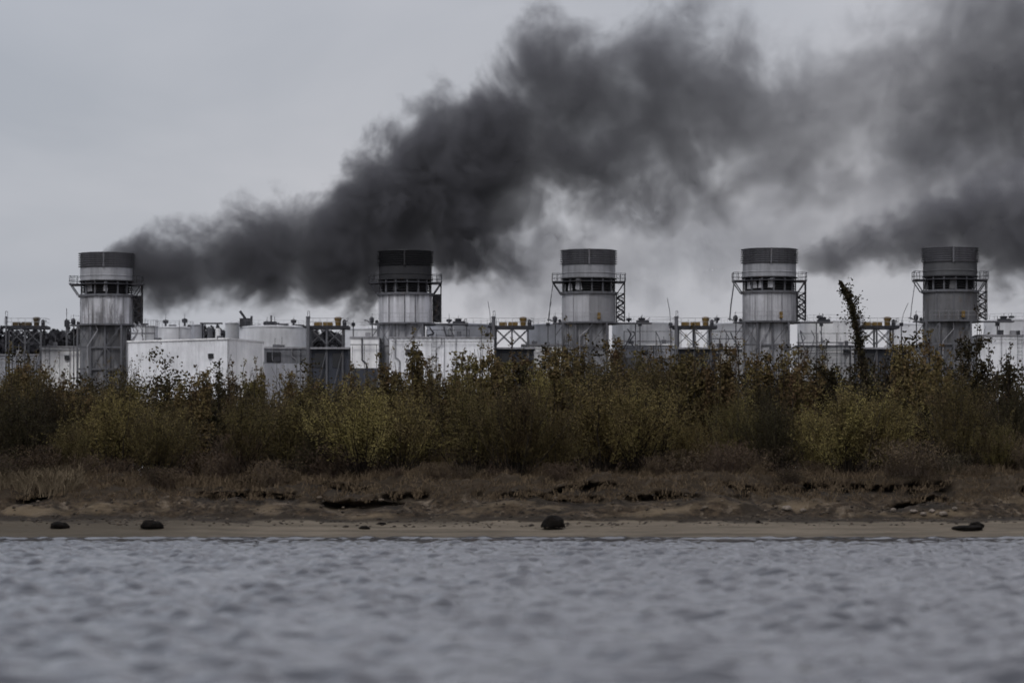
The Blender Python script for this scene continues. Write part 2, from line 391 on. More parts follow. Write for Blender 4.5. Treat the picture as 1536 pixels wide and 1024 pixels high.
    for k in range(nst):
        z0 = za + (zb - za) * k / nst; z1 = za + (zb - za) * (k + 1) / nst
        p_, q_ = ((xa, xb) if k % 2 else (xb, xa))
        lc.bar((p_, -0.5, z0), (q_, -0.5, z1), 0.22); lc.bar((xa, -0.6, z1), (xb, -0.6, z1), 0.08); lc.bar((p_, 0.5, z1), (q_, 0.5, z0), 0.1)
    lc = lc.build('stair_cage', drk, root)
    if px < 700: MB().box(xa + 0.05, xb + 0.0, 0.15, 0.25, za, zb).build('back_panel', drk, lc)
    # lower service platform, long beam to both sides
    zq = zp + O
    lp = MB().lathe([(0.1, zq - 0.2), (RR + 0.45, zq - 0.2), (RR + 0.45, zq - 0.02), (RR - 0.1, zq - 0.001)], 40)
    lp.box(-4.0, RR * -0.8, -0.9, 0.9, zq - 0.16, zq - 0.04)
    if px > 200: lp.box(RR * 0.8, 7.0, -0.7, 0.9, zq - 0.16, zq - 0.04)
    else: lp.box(RR * 0.8, 4.3, -0.7, 0.9, zq - 0.16, zq - 0.04)
    lp = lp.build('lower_platform', M['steel'], root)
    for ra, rb, ry in ((-2.6, 2.6, -RR - .35), (-3.9, -2.9, -.85)):
        r = MB()
        for a in np.linspace(ra, rb, 6 if rb > 0 else 2): r.bar((a, ry, zq), (a, ry, zq + 0.95), 0.035)
        r.bar((ra, ry, zq + .95), (rb, ry, zq + .95), 0.035).bar((ra, ry, zq + .5), (rb, ry, zq + .5), 0.03)
        r.build('railing', M['lsteel'], lp)
    sup = MB()
    for xx in ((-3.7,) + ((5.2,) if px > 200 else ())): sup.bar((xx, 0, 0), (xx, 0, zq - 0.16), 0.14)
    sup.bar((-3.7, 0, zq - 1.5), (-RR + .2, 0, zq - 0.16), 0.1)
    sup.build('support_post', M['steel'], lp)
    # fan unit on the far end, valve cluster on the left end
    if px > 200:
        fu = MB().box(5.3, 6.7, -0.5, 0.6, zq - 0.04, zq + 0.22).lathe([(0.32, zq + .22), (0.42, zq + .45), (0.3, zq + .52)], 14, 5.9).bar((5.9, 0, zq + .5), (5.95, 0, zq + .85), 0.06).bar((6.4, 0, zq + .2), (6.8, 0, zq + .5), 0.07)
        fu.build('fan_unit', M['dark'], lp)
    vc = MB().lathe([(0.16, zq), (0.26, zq + .2), (0.26, zq + .55), (0.12, zq + .7)], 12, -3.75).lathe([(0.1, zq), (0.2, zq + .1), (0.14, zq + .35)], 10, -3.2).path([(-4.0, 0, zq + .1), (-4.35, 0, zq + .35), (-4.6, 0, zq + .3)], 0.1).bar((-3.75, 0, zq + .6), (-3.7, 0, zq + 1.1), 0.05)
    vc.build('valve', M['dark'], lp)
    if px > 700:
        MB().path([(-3.95, -1.2, zd), (-4.12, -1.1, zd - 1.2), (-4.3, -0.9, zd - 2.6), (-4.42, -0.5, zq + 0.1)], 0.07 if px != 1154 else 0.12).build('hanging_cable', M['steel'], root)
    # base: drum, framed bay, columns
    MB().lathe([(2.62, 0), (2.62, zq - 0.2)], 48, -0.38).build('base_drum', bas, root, True)
    fr = MB(); ys_ = -2.75
    for xx in (-2.95, -1.5, 0.12, 1.95): fr.box(xx - 0.1, xx + 0.1, ys_ - 0.1, ys_ + 0.1, 0, zq - 0.2)
    for zz in (z2 + O, z3 + O, z3 + O - 4.5, z3 + O - 9): fr.box(-3.05, 2.2, ys_ - 0.07, ys_ + 0.07, zz - 0.09, zz + 0.09)
    fr.bar((-2.9, ys_, z2 + O), (-1.5, ys_, zq - .2), 0.09).bar((-2.9, ys_, zq - .2), (-1.5, ys_, z2 + O), 0.09).bar((-1.5, ys_, z3 + O), (.1, ys_, z2 + O), 0.08).bar((0.15, ys_, z2 + O), (1.95, ys_, zq - .2), 0.09).bar((1.95, ys_, z3 + O), (0.15, ys_, z2 + O), 0.09)
    fr = fr.build('base_frame', M['steel'], root)
    MB().box(0.12, 2.0, ys_ + 0.35, ys_ + 0.5, 0, zq - 0.2).build('side_panel', bas, root)
    pp = MB(); a_ = rs.uniform(-2.2, -.6); pp.path([(a_, ys_ - .1, 0), (a_, ys_ - .1, zq - rs.uniform(1.5, 4)), (a_ + rs.uniform(.4, 1.2), ys_ - .1, zq - rs.uniform(.5, 1.2)), (a_ + rs.uniform(.6, 1.6), ys_ - .1, zq - .1)], rs.choice([.08, .12]))
    pp.build('pipe', M['lsteel'], root)
    if px > 860 and px != 1154 or px == 1154:
        MB().box(0.9, 1.25, -RR - 0.16, -RR + 0.2, zq + 0.25, zq + 0.95).build('yellow_box', M['yellow'], root)
    return root
stack(160, 'leftmost grey exhaust stack standing alone where the black smoke begins', tone=0.56, dirt=0.85, rust=0.4, basetone=0.22, heavy=.75)
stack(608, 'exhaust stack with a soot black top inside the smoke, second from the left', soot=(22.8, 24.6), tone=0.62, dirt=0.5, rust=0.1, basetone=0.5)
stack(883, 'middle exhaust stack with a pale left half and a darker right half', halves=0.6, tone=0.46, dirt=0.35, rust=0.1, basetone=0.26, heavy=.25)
stack(1154, 'exhaust stack with clean louvred top just left of the small smoke plume', tone=0.48, dirt=0.65, rust=0.15, basetone=0.4, heavy=.4)
stack(1425, 'rightmost darker exhaust stack half veiled by the drifting smoke', tone=0.13, dirt=0.6, rust=0.5, basetone=0.17, heavy=.5)

# ---------------------------------------------------------------- equipment platforms
def platform(px, label, plain=False):
    Y = SY(px) + 2; x = X(px, Y); zz = lambda py: Z(py, Y) - PLAT
    root = empty('equipment_platform', (x, Y, PLAT), label, 'steel platform', 'equipment platforms beside the stacks')
    W = 2.0; D = 1.6; zd = zz(489.5); zb = zz(517)
    dk = MB().box(-W - 0.35, W + 0.5, -D - 0.2, D + 0.2, zd - 0.28, zd - 0.1).box(-W - 0.7, W + 0.5, -D - 0.25, D + 0.25, zd - 0.095, zd).build('deck', M['dark'], root)
    r = MB()
    for hgt in (0.45, 0.85): r.path([(-W - .3, -D, zd + hgt), (W + .4, -D, zd + hgt), (W + .4, D, zd + hgt)], 0.04)
    for a in np.linspace(-W - .3, W + .4, 7): r.bar((a, -D, zd), (a, -D, zd + .85), 0.04)
    r.build('railing', M['lsteel'], dk)
    for sx_ in (-1, 0, 1):
        for sy_ in (-1, 1):
            MB().box(sx_ * (W - .2) - 0.1, sx_ * (W - .2) + 0.1, sy_ * (D - .15) - 0.1, sy_ * (D - .15) + 0.1, 0, zd - 0.28).build('leg', M['steel'], root)
    br = MB()
    for sy_ in (-D - .0, D + .0):
        for a, c_ in ((-W + .2, 0), (0, W - .2)):
            br.bar((a, sy_, zb), (c_, sy_, zd - .3), 0.1); br.bar((c_, sy_, zb), (a, sy_, zd - .3), 0.1)
            br.bar((a, sy_, zb * .5), (c_, sy_, zb - .6), 0.1)
    br.build('brace', M['steel'], root)
    k_ = .5 if plain else 1.0
    ms = MB().lathe([(0.2 * k_, 0), (0.2 * k_, zd + 0.85), (0.26 * k_, zd + .9), (0.26 * k_, zd + 1.0), (0.1, zd + 1.05)], 14, -W - .05, -D - .35).path([(-W - .1, -D - .35, zd + 1), (-W - .1, -D - .35, zd + 1.6), (-W + .12, -D - .35, zd + 1.6), (-W + .12, -D - .35, zd)], 0.05)
    ms.build('vent_pipe', M['steel'], root)
    bm_ = MB().box(-1.45, -0.55, -1.2, -0.3, zd + .004, zd + 0.42); bm_.build('yellow_cover', M['yellow_dim' if plain else 'yellow'], root, bevel=0.05)
    MB().box(-0.45, 0.65, -1.2, -0.3, zd + .004, zd + 0.42).build('yellow_cover', M['yellow_dim' if plain else 'yellow'], root, bevel=0.05)
    MB().lathe([(0.3, zd + .01), (0.33, zd + 0.5), (0.42, zd + .78), (0.42, zd + .95), (0.2, zd + 1.02)], 16, 1.25, -0.8).build('yellow_drum', M['yellow_dim' if plain else 'yellow'], root, True)
    MB().lathe([(0.22, zd + .01), (0.22, zd + 0.6), (0.1, zd + .75)], 12, 1.95, -0.7).bar((1.95, -.7, zd + .5), (2.35, -.7, zd + .6), .09).build('motor', M['dark'], root, True)
    if not plain:
        # machine room under the platform
        rm = MB().box(-W - 0.1, W + 0.45, -D + 0.35, D + 1.5, 0, zb - 0.55).build('machine_room', M['blue'], root)
        MB().box(-W - .35, W + 0.6, -D - 0.3, D + 1.6, zb - 0.545, zb - 0.35).build('canopy', M['lsteel'], root)
        for a in (-1.35, 0.65): MB().box(a, a + 1.1, -D + 0.28, -D + .345, zb - 2.6, zb - 1.0).build('window', M['glass'], rm)
    return root
platform(40, 'open steel platform with yellow covers against the dark far woods', plain=True)
platform(491, 'braced steel platform with yellow drum beside the white corrugated shed')
platform(768, 'dim steel platform with yellow covers left of the middle stack')
platform(1041, 'braced steel platform with yellow drum left of the clean topped stack')
platform(1313, 'steel platform behind the leaning ivy clad tree')

# ---------------------------------------------------------------- tanks
def tank(x0, x1, top, Y, label, mat='tank', roof='cone', vents=1, seed=0):
    cx = X((x0 + x1) / 2, Y); r = (x1 - x0) / 2 / F * Y; h = Z(top, Y) - PLAT
    root = empty('storage_tank', (cx, Y, PLAT), label, 'storage tank', 'white storage tanks')
    pr = [(r, 0)]
    nb = max(2, int(h / 2.4))
    for k in range(1, nb):
        a = h * k / nb; pr += [(r, a - .03), (r + .035, a - .02), (r + .035, a + .02), (r, a + .03)]
    pr += [(r, h - .15), (r + .07, h - .15), (r + .07, h)]
    MB().lathe(pr, 64).build('tank_wall', M[mat], root, True)
    rh = {'cone': r * 0.07, 'dome': r * 0.35}[roof]
    MB().lathe([(r + .05, h + .003), (r * .8, h + rh * .45), (r * .4, h + rh * .85), (0.02, h + rh)], 48).build('roof', M[mat], root, True)
    rs = random.Random(seed + int(x0))
    if r > 1.5:
        lad = MB(); a0 = R(rs.uniform(215, 320)); n = 22; sp = R(60) if r > 3 else R(8)
        last = None
        for k in range(n + 1):
            a = a0 + sp * k / n; pt = ((r + .25) * math.cos(a), (r + .25) * math.sin(a), h * k / n)
            if last: lad.bar(last, pt, 0.1); lad.bar((last[0], last[1], last[2] + .9), (pt[0], pt[1], pt[2] + .9), 0.045)
            lad.bar(pt, (pt[0], pt[1], pt[2] + .9), 0.04); last = pt
        lad.build('stairway', M['lsteel'], root)
        rl = MB(); N = 26
        for k in range(N):
            a, c_ = 2 * math.pi * k / N, 2 * math.pi * (k + 1) / N
            rl.bar((r * math.cos(a), r * math.sin(a), h + .7), (r * math.cos(c_), r * math.sin(c_), h + .7), 0.03)
            rl.bar((r * math.cos(a), r * math.sin(a), h), (r * math.cos(a), r * math.sin(a), h + .7), 0.03)
        rl.build('railing', M['lsteel'], root)
    for k in range(vents):
        vx = rs.uniform(-.7, .7) * r; hh_ = rs.uniform(.5, 1.1); z0 = h - .02
        v = MB().lathe([(0.13, z0), (0.13, z0 + hh_ * .5), (0.32, z0 + hh_ * .55), (0.36, z0 + hh_ * .9), (0.1, z0 + hh_)], 12, vx, -r * .3).bar((vx, -r * .3, z0 + hh_), (vx + .03, -r * .3, z0 + hh_ + rs.uniform(.2, .7)), 0.05)
        if rs.random() < .5: v.box(vx + .4, vx + 1.3, -r * .3 - .3, -r * .3 + .3, z0, z0 + .3)
        v.build('roof_vent', M['dark'], root)
    return root
tank(197, 237, 489, 418, 'small grey white tank just right of the leftmost stack', vents=1)
tank(234, 290, 491, 432, 'wide white tank with sloping roof rim behind the corrugated shed', vents=2, seed=3)
tank(287, 306, 487, 421, 'narrow upright white tank behind the roof of the corrugated shed', vents=0, mat='tank2')
tank(338, 359, 484, 414, 'narrow bright vessel above the corner of the corrugated shed', roof='dome', vents=0)
tank(357, 463, 491, 434, 'broad white tank above the grey low building, between shed and steel platform', vents=2, seed=8)
tank(516, 604, 494, 432, 'white tank behind the left side of the soot topped stack', vents=0)
tank(640, 744, 488, 436, 'pale grey tank right of the soot topped stack', vents=1, mat='tank2', seed=2)
tank(790, 872, 488, 430, 'pale tank partly hidden by the left side of the middle stack', vents=1)
tank(918, 1014, 486, 430, 'white tank with bright patches right of the middle stack', mat='white2', vents=1, seed=5)
tank(1060, 1150, 487, 430, 'white tank with pipes left of the clean topped stack', mat='white2', vents=1)
tank(1196, 1294, 483, 428, 'white tank between the clean topped stack and the leaning tree', mat='white2', vents=1, seed=1)
tank(1330, 1420, 487, 428, 'white tank just left of the rightmost dark stack', vents=1, seed=4)
tank(1476, 1570, 481, 424, 'white tank at the right edge beyond the dark stack', vents=1, seed=6)
# small white dome vessel
def dome(px, top, Y, w_, label):
    cx = X(px, Y); h = Z(top, Y) - PLAT; r = w_ / 2 / F * Y
    root = empty('dome_vessel', (cx, Y, PLAT), label, 'vessel')
    MB().lathe([(r, 0), (r, h - r)] + [(r * math.cos(a), h - r + r * math.sin(a)) for a in np.linspace(0.1, 1.5, 7)], 24).build('shell', M['white2'], root, True)
    MB().lathe([(r * .5, h - r * .02), (r * .3, h + .2), (0.05, h + .25)], 12).build('cap', M['dark'], root)
dome(676, 489, 414, 11, 'small bright white dome vessel right of the soot topped stack')
dome(1018, 492, 414, 9, 'small white dome vessel beside the fourth steel platform')
dome(327, 492, 404, 8, 'small dark capped vessel on pipes behind the corrugated shed ridge')

# ---------------------------------------------------------------- buildings
def corr_wall(mb, p, q, z0, z1a, z1b, pitch=0.42, depth=0.05):
    p = np.array(p, float); q = np.array(q, float); L = np.linalg.norm(q - p); d = (q - p) / L; nrm = np.array([d[1], -d[0]])
    n = int(L / pitch); pts = []
    for k in range(n):
        for a, o in ((0, 0), (.35, 0), (.5, 1), (.85, 1)): pts.append((k + a, o * depth))
    pts.append((n, 0)); v = []; f = []
    for a, o in pts:
        c = p + d * (a / n * L) + nrm * o; t_ = a / n
        v.append((c[0], c[1], z0)); v.append((c[0], c[1], z1a + (z1b - z1a) * t_))
    for i in range(len(pts) - 1): f.append((2 * i, 2 * i + 2, 2 * i + 3, 2 * i + 1))
    mb.add(v, f)
def P2(px, Y): return (X(px, Y), Y)
# corrugated shed, seen on its corner
Yc = 384
A, B, C = P2(191, 392), P2(342, Yc), P2(396, 392)
Dp = (A[0] + C[0] - B[0], A[1] + C[1] - B[1])
za, zb, zc = Z(512.5, 392), Z(508, Yc), Z(512.5, 392)
root = empty('corrugated_shed', (B[0], B[1], PLAT), 'big white corrugated shed right of the leftmost stack, corner toward the river', 'shed')
def child(mb, name, mat, root, **kw):
    o = mb.build(name, mat, root, **kw); o.location = (-root.location.x, -root.location.y, -root.location.z); return o
mb = MB(); corr_wall(mb, A, B, PLAT, za, zb); child(mb, 'long_wall', M['white'], root)
mb = MB(); corr_wall(mb, B, C, PLAT, zb, zc, pitch=.5); child(mb, 'end_wall', M['white2'], root)
mb = MB(); mb.add([(*C, PLAT), (*Dp, PLAT), (*Dp, za), (*C, zc)], [(0, 1, 2, 3)]); mb.add([(*Dp, PLAT), (*A, PLAT), (*A, za), (*Dp, za)], [(0, 1, 2, 3)]); child(mb, 'rear_wall', M['white'], root)
mb = MB(); mb.add([(*A, za), (*B, zb), (*C, zc), (*Dp, za)], [(0, 1, 2, 3)]); child(mb, 'roof', M['lsteel'], root)
mb = MB().bar((A[0], A[1] - .08, za + .02), (B[0], B[1] - .1, zb + .02), 0.2).bar((B[0], B[1] - .1, zb + .02), (C[0], C[1] - .08, zc + .02), 0.2); child(mb, 'roof_trim', M['white2'], root)
mb = MB().bar((B[0], B[1] - .08, PLAT), (B[0], B[1] - .08, zb), 0.12).bar((A[0], A[1] - .05, PLAT), (A[0], A[1] - .05, za), 0.16); child(mb, 'corner_trim', M['lsteel'], root)
t_ = (320 - 191) / 151; Yw = 392 + (Yc - 392) * t_
mb = MB().box(X(312, Yw), X(323, Yw), Yw - .12, Yw + .3, Z(537, Yw), Z(530, Yw)); child(mb, 'window', M['glass'], root)
mb = MB().box(X(326, Yw), X(334, Yw), Yw - .6, Yw + .3, zb, zb + .35).box(X(232, 392), X(242, 392), 391, 392.5, za, za + .4); child(mb, 'roof_vent', M['steel'], root)

def block(px0, px1, top, Y, depth, label, name='building', wall='white', low=None, roofmat='lsteel', corr=True, windows=(), bands=(), trim=0.16, cat='building'):
    """box building with corrugated or plain front, parapet trim, optional windows (px0,px1,py0,py1) and pipe bands (py)"""
    x0, x1, z1 = X(px0, Y), X(px1, Y), Z(top, Y)
    root = empty(name, ((x0 + x1) / 2, Y, PLAT), label, cat)
    mb = MB()
    if corr: corr_wall(mb, (x0, Y), (x1, Y), PLAT, z1, z1, pitch=.5)
    else: mb.add([(x0, Y, PLAT), (x1, Y, PLAT), (x1, Y, z1), (x0, Y, z1)], [(0, 1, 2, 3)])
    child(mb, 'front_wall', M[wall], root)
    mb = MB().add([(x1, Y, PLAT), (x1, Y + depth, PLAT), (x1, Y + depth, z1), (x1, Y, z1), (x0, Y, PLAT), (x0, Y + depth, PLAT), (x0, Y + depth, z1), (x0, Y, z1)], [(0, 1, 2, 3), (5, 4, 7, 6), (1, 5, 6, 2)])
    child(mb, 'side_wall', M[wall], root)
    mb = MB().box(x0 - .1, x1 + .1, Y - trim, Y + depth + .1, z1 + .002, z1 + .16); child(mb, 'roof', M[roofmat], root)
    if low:
        mb = MB().box(x0 + .05, x1 - .05, Y - .12, Y + .05, PLAT, Z(low[0], Y)); child(mb, 'lower_cladding', M[low[1]], root)
    for (a, b_, c_, d_) in windows:
        mb = MB().box(X(a, Y), X(b_, Y), Y - .1, Y + .05, Z(d_, Y), Z(c_, Y)); child(mb, 'window', M['glass'], root)
    if bands:
        mb = MB()
        for py in bands: mb.bar((x0, Y - .5, Z(py, Y)), (x1, Y - .5, Z(py, Y)), 0.11)
        for a in np.linspace(x0 + .2, x1 - .2, max(3, int((x1 - x0) / 1.6))): mb.bar((a, Y - .5, PLAT), (a, Y - .5, Z(bands[0], Y)), 0.07)
        child(mb, 'pipe_rail', M['steel'], root)
    rs = random.Random(int(px0) * 7 + int(px1)); wdt = x1 - x0
    for k in range(max(1, int(wdt / 3))):
        a = rs.uniform(x0 + .3, x1 - .5); hh_ = rs.uniform(.25, .7)
        mb = MB().box(a - .25, a + rs.uniform(.1, .6), Y + .4, Y + 1.1, z1 + .15, z1 + .16 + hh_)
        if rs.random() < .5: mb.bar((a, Y + .7, z1 + .1 + hh_), (a, Y + .7, z1 + hh_ + rs.uniform(.5, 1.3)), .06)
        child(mb, 'roof_vent', M[rs.choice(['steel', 'lsteel', 'dark'])], root)
    for k in range(max(1, int(wdt / 2.5))):
        a = rs.uniform(x0 + .2, x1 - .2); b2 = a + rs.choice([0, 0, .5, -.6]); mz = z1 - rs.uniform(.6, 2.5)
        mb = MB().path([(a, Y - .16, z1), (a, Y - .16, mz), (b2, Y - .16, mz - .4), (b2, Y - .16, PLAT)], rs.choice([.06, .09, .13])); child(mb, 'downpipe', M[rs.choice(['steel', 'lsteel', 'dark'])], root)
    if wdt > 4:
        a = rs.uniform(x0 + .6, x1 - 1.2); mb = MB()
        for q in (0, .5): mb.bar((a + q, Y - .3, PLAT), (a + q, Y - .3, z1 + .6), .05)
        for q in np.arange(PLAT + .3, z1, .4): mb.bar((a, Y - .3, q), (a + .5, Y - .3, q), .035)
        child(mb, 'ladder', M['steel'], root)
        a = rs.uniform(x0 + .5, x1 - 1.5); mz = z1 - rs.uniform(.8, 1.8)
        mb = MB().box(a, a + rs.uniform(.5, 1.1), Y - .25, Y - .02, mz, mz + rs.uniform(.3, .6)); child(mb, 'wall_box', M[rs.choice(['dark', 'steel', 'glass'])], root)
        mb = MB().bar((x0 + .1, Y - .35, z1 - rs.uniform(.3, .5)), (x1 - .1, Y - .35, z1 - .4), .08); child(mb, 'cable_tray', M['steel'], root)
    return root
block(60, 121, 521, 404, 8, 'bright white low building left of the leftmost stack', wall='white2', corr=False, bands=(525,))
block(-40, 58, 533, 408, 8, 'dull grey low building under the open steel platform at left', wall='tank2', corr=False)
block(395, 527, 523, 402, 10, 'low dark grey building with paler base between the shed and the steel platform', wall='grey', corr=False, low=(545, 'tank2'), windows=((400, 421, 527, 543),))
block(526, 568, 507, 392, 6, 'white box building left of the soot topped stack', wall='white2', corr=False, low=(552, 'blue'), bands=(517,))
block(584, 741, 507, 389, 9, 'long white corrugated shed below the soot topped stack', name='corrugated_shed', cat='shed', wall='white')
block(783, 842, 518, 404, 6, 'small white building left of the middle stack', wall='white2', corr=False)
block(928, 1013, 518, 404, 8, 'blue grey low building right of the middle stack', wall='tank2', corr=False, low=(536, 'grey'), roofmat='white2')
block(1061, 1142, 526, 402, 7, 'white building fronted by pipe rails, left of the clean topped stack', wall='white2', corr=False, bands=(520, 545), roofmat='steel')
block(1194, 1296, 520, 404, 8, 'white building fronted by pipe rails, left of the leaning tree', wall='white2', corr=False, bands=(514, 530), roofmat='steel')
block(1334, 1390, 522, 404, 7, 'white building between the leaning tree and the rightmost stack', wall='white2', corr=False, bands=(518, 536))
block(1466, 1600, 504, 391, 9, 'white panelled shed at the right edge beside the rightmost stack', name='corrugated_shed', cat='shed', wall='white', corr=True)
# pipe rack behind the corrugated shed
Y = 408; root = empty('pipe_rack', (X(316, Y), Y, PLAT), 'small steel pipe rack showing above the corrugated shed roof', 'pipe rack')
mb = MB()
for px in (304, 326): mb.bar((X(px, Y), Y, PLAT), (X(px, Y), Y, Z(485, Y)), 0.22)
child(mb, 'post', M['steel'], root)
mb = MB().bar((X(300, Y), Y, Z(485, Y)), (X(334, Y), Y, Z(485, Y)), 0.2).bar((X(304, Y), Y, Z(496, Y)), (X(326, Y), Y, Z(496, Y)), 0.12); child(mb, 'beam', M['steel'], root)
mb = MB().lathe([(0.3, PLAT), (0.3, Z(493, Y)), (.1, Z(491, Y))], 12, X(315, Y), Y); child(mb, 'vertical_pipe', M['lsteel'], root)
for i, (px, top, Y, ln, label) in enumerate([(412, 474, 440, 0, 'thin pole above the broad tank between shed and second platform'), (736, 452, 398, -4, 'thin crooked pole left of the third steel platform'), (822, 452, 397, 5, 'thin hooked pole just left of the middle stack'), (1006, 447, 396, -5, 'thin crooked pole above the fourth steel platform'),
        (530, 480, 410, 0, 'short pole left of the soot topped stack'), (700, 478, 412, 0, 'short pole right of the soot topped stack'), (1232, 470, 405, 2, 'thin pole between the clean topped stack and the leaning tree'), (1352, 455, 404, 10, 'thin leaning pole left of the rightmost stack'), (1496, 474, 400, 0, 'short pole above the tank at the right edge'), (960, 474, 402, 2, 'short pole above the tank right of the middle stack')]):
    root = empty('thin_pole', (X(px, Y), Y, PLAT), label, 'pole', 'thin poles on the plant skyline'); zz = lambda py: Z(py, Y) - PLAT; dx = ln / F * Y
    mb = MB().bar((0, 0, 0), (0, 0, zz(486)), .14).path([(0, 0, zz(486)), (dx * .3, 0, zz(486 + (top - 486) * .5)), (dx, 0, zz(top))], .055); mb.build('pole', M['steel'], root)
    MB().box(-.22, .2, -.15, .15, zz(489), zz(484)).build('junction_box', M['dark'], root)
for i, (px0, px1, pys, Y, label) in enumerate([(1064, 1140, (497, 508, 521, 533), 399, 'criss-crossed pipe frame left of the clean topped stack'), (1198, 1284, (500, 519, 545), 400, 'pipe frame right of the clean topped stack'), (640, 704, (495, 503), 399, 'low pipe frame above the long white shed'), (196, 232, (489, 500), 399, 'bent pipes above the left end of the corrugated shed'), (936, 1008, (497, 512), 400, 'pipe frame right of the middle stack')]):
    root = empty('pipe_rack', (X((px0 + px1) / 2, Y), Y, PLAT), label, 'pipe rack'); rs = random.Random(i); x0, x1 = X(px0, Y), X(px1, Y)
    mb = MB()
    for py in pys: mb.bar((x0, Y, Z(py, Y)), (x1, Y, Z(py, Y)), rs.choice([.06, .1, .14]))
    child(mb, 'crossbar', M['steel'], root)
    mb = MB(); n_ = max(3, int((x1 - x0) / 1.3))
    for a in np.linspace(x0, x1, n_): mb.bar((a, Y, PLAT), (a, Y, Z(pys[0], Y) + .05), .09)
    child(mb, 'upright', M['steel'], root)
    mb = MB()
    for k in range(4):
        mb = MB(); a = rs.uniform(x0, x1 - 1); b2 = rs.choice(pys[1:]); mb.path([(a, Y - .2, Z(pys[0], Y) + rs.uniform(-.2, .5)), (a + rs.uniform(.2, .6), Y - .2, Z(pys[0], Y) - rs.uniform(.2, .8)), (a + rs.uniform(-.7, .9), Y - .2, Z(b2, Y)), (a + rs.uniform(-1, 1), Y - .2, Z(b2, Y) - 1.5)], rs.choice([.05, .08, .12]))
        child(mb, 'bent_pipe', M['lsteel' if i % 2 else 'steel'], root)
# light mast near the far woods
Y = 405; root = empty('mast', (X(100, Y), Y, PLAT), 'thin dark mast with equipment box between the woods and the leftmost stack', 'mast')
mb = MB().bar((X(100, Y), Y, PLAT), (X(100, Y), Y, Z(478, Y)), 0.25).bar((X(100, Y), Y, Z(478, Y)), (X(100, Y), Y, Z(462, Y)), 0.07).bar((X(99, Y), Y, Z(470, Y)), (X(101.5, Y), Y, Z(470, Y)), 0.06); child(mb, 'pole', M['steel'], root)
mb = MB().box(X(97, Y), X(104, Y), Y - .3, Y + .3, Z(490, Y), Z(480, Y)).bar((X(100, Y), Y, Z(488, Y)), (X(119, Y), Y, Z(488, Y)), .16).box(X(108, Y), X(113, Y), Y - .2, Y + .2, Z(489, Y), Z(484, Y)); child(mb, 'equipment_box', M['dark'], root)
# roof crane on the broad tank
Y = 434; root = empty('roof_crane', (X(373, Y), Y - 2, Z(491, Y)), 'stubby dark crane unit standing on the broad white tank', 'crane')
mb = MB().box(-.9, .6, -.6, .6, 0, 1.0).bar((-.2, 0, .9), (-.9, 0, 1.9), .35).bar((.5, 0, 0), (.5, 0, 1.3), .3).bar((-1.4, 0, .15), (3.2, 0, .12), .2); mb.build('crane_body', M['dark'], root)
Y = 434; root = empty('roof_unit', (X(413, Y), Y - 3, Z(491, Y)), 'low dark machinery on the broad white tank roof right of the crane', 'machinery')
mb = MB().box(-1.2, .4, -.6, .6, 0, .55).bar((-.3, 0, .5), (-.3, 0, 1.3), .22).box(.6, 1.8, -.5, .5, 0, .3); mb.build('machine_body', M['dark'], root)

# ---------------------------------------------------------------- leaf and twig materials
def leaf_mat(name, a, b_, brown, trans=0.15):
    m, nt, b = new_mat(name)
    g = nt.node('ShaderNodeNewGeometry'); oi = nt.node('ShaderNodeObjectInfo').outputs['Random']
    c = nt.mix(g.outputs['Random Per Island'], a, b_)
    n = nt.noise(g.outputs['Position'], 0.9, 4, 0.6)
    c = nt.mix(nt.mapr(n, 0.5, 0.66, 0, 0.7), c, brown)
    c = nt.mix(nt.m('MULTIPLY', nt.m('GREATER_THAN', g.outputs['Random Per Island'], 0.86), 0.6), c, brown)
    hsv = nt.node('ShaderNodeHueSaturation'); nt.put(hsv.inputs['Color'], c)
    hsv.inputs['Saturation'].default_value = 0.93; nt.put(hsv.inputs['Value'], nt.mapr(oi, 0, 1, 0.8, 1.45)); nt.put(hsv.inputs['Hue'], nt.mapr(oi, 0, 1, 0.488, 0.51))
    nt.put(b.inputs['Base Color'], hsv.outputs[0]); b.inputs['Roughness'].default_value = 0.8; b.inputs['Specular IOR Level'].default_value = 0.1
    return m
M['olive'] = leaf_mat('olive_leaves', (0.060, 0.047, 0.016), (0.115, 0.092, 0.030), (0.075, 0.052, 0.028))
M['yolive'] = leaf_mat('yellow_olive_leaves', (0.115, 0.094, 0.029), (0.22, 0.176, 0.056), (0.10, 0.070, 0.034))
M['midolive'] = leaf_mat('shaded_olive_leaves', (0.036, 0.030, 0.012), (0.078, 0.063, 0.023), (0.06, 0.042, 0.022))
M['darkleaf'] = leaf_mat('dark_leaves', (0.020, 0.017, 0.008), (0.040, 0.034, 0.014), (0.030, 0.020, 0.012))
M['rustleaf'] = leaf_mat('rusty_leaves', (0.060, 0.046, 0.018), (0.125, 0.092, 0.034), (0.085, 0.05, 0.026))
M['brownleaf'] = leaf_mat('brown_leaves', (0.060, 0.041, 0.024), (0.12, 0.085, 0.050), (0.05, 0.033, 0.023))
M['bark'] = leaf_mat('bark', (0.018, 0.014, 0.011), (0.032, 0.026, 0.020), (0.02, 0.015, 0.012))
M['twig'] = leaf_mat('twigs', (0.055, 0.040, 0.030), (0.105, 0.078, 0.058), (0.045, 0.033, 0.028))
M['straw'] = leaf_mat('dry_grass', (0.055, 0.039, 0.023), (0.19, 0.142, 0.083), (0.045, 0.031, 0.019))

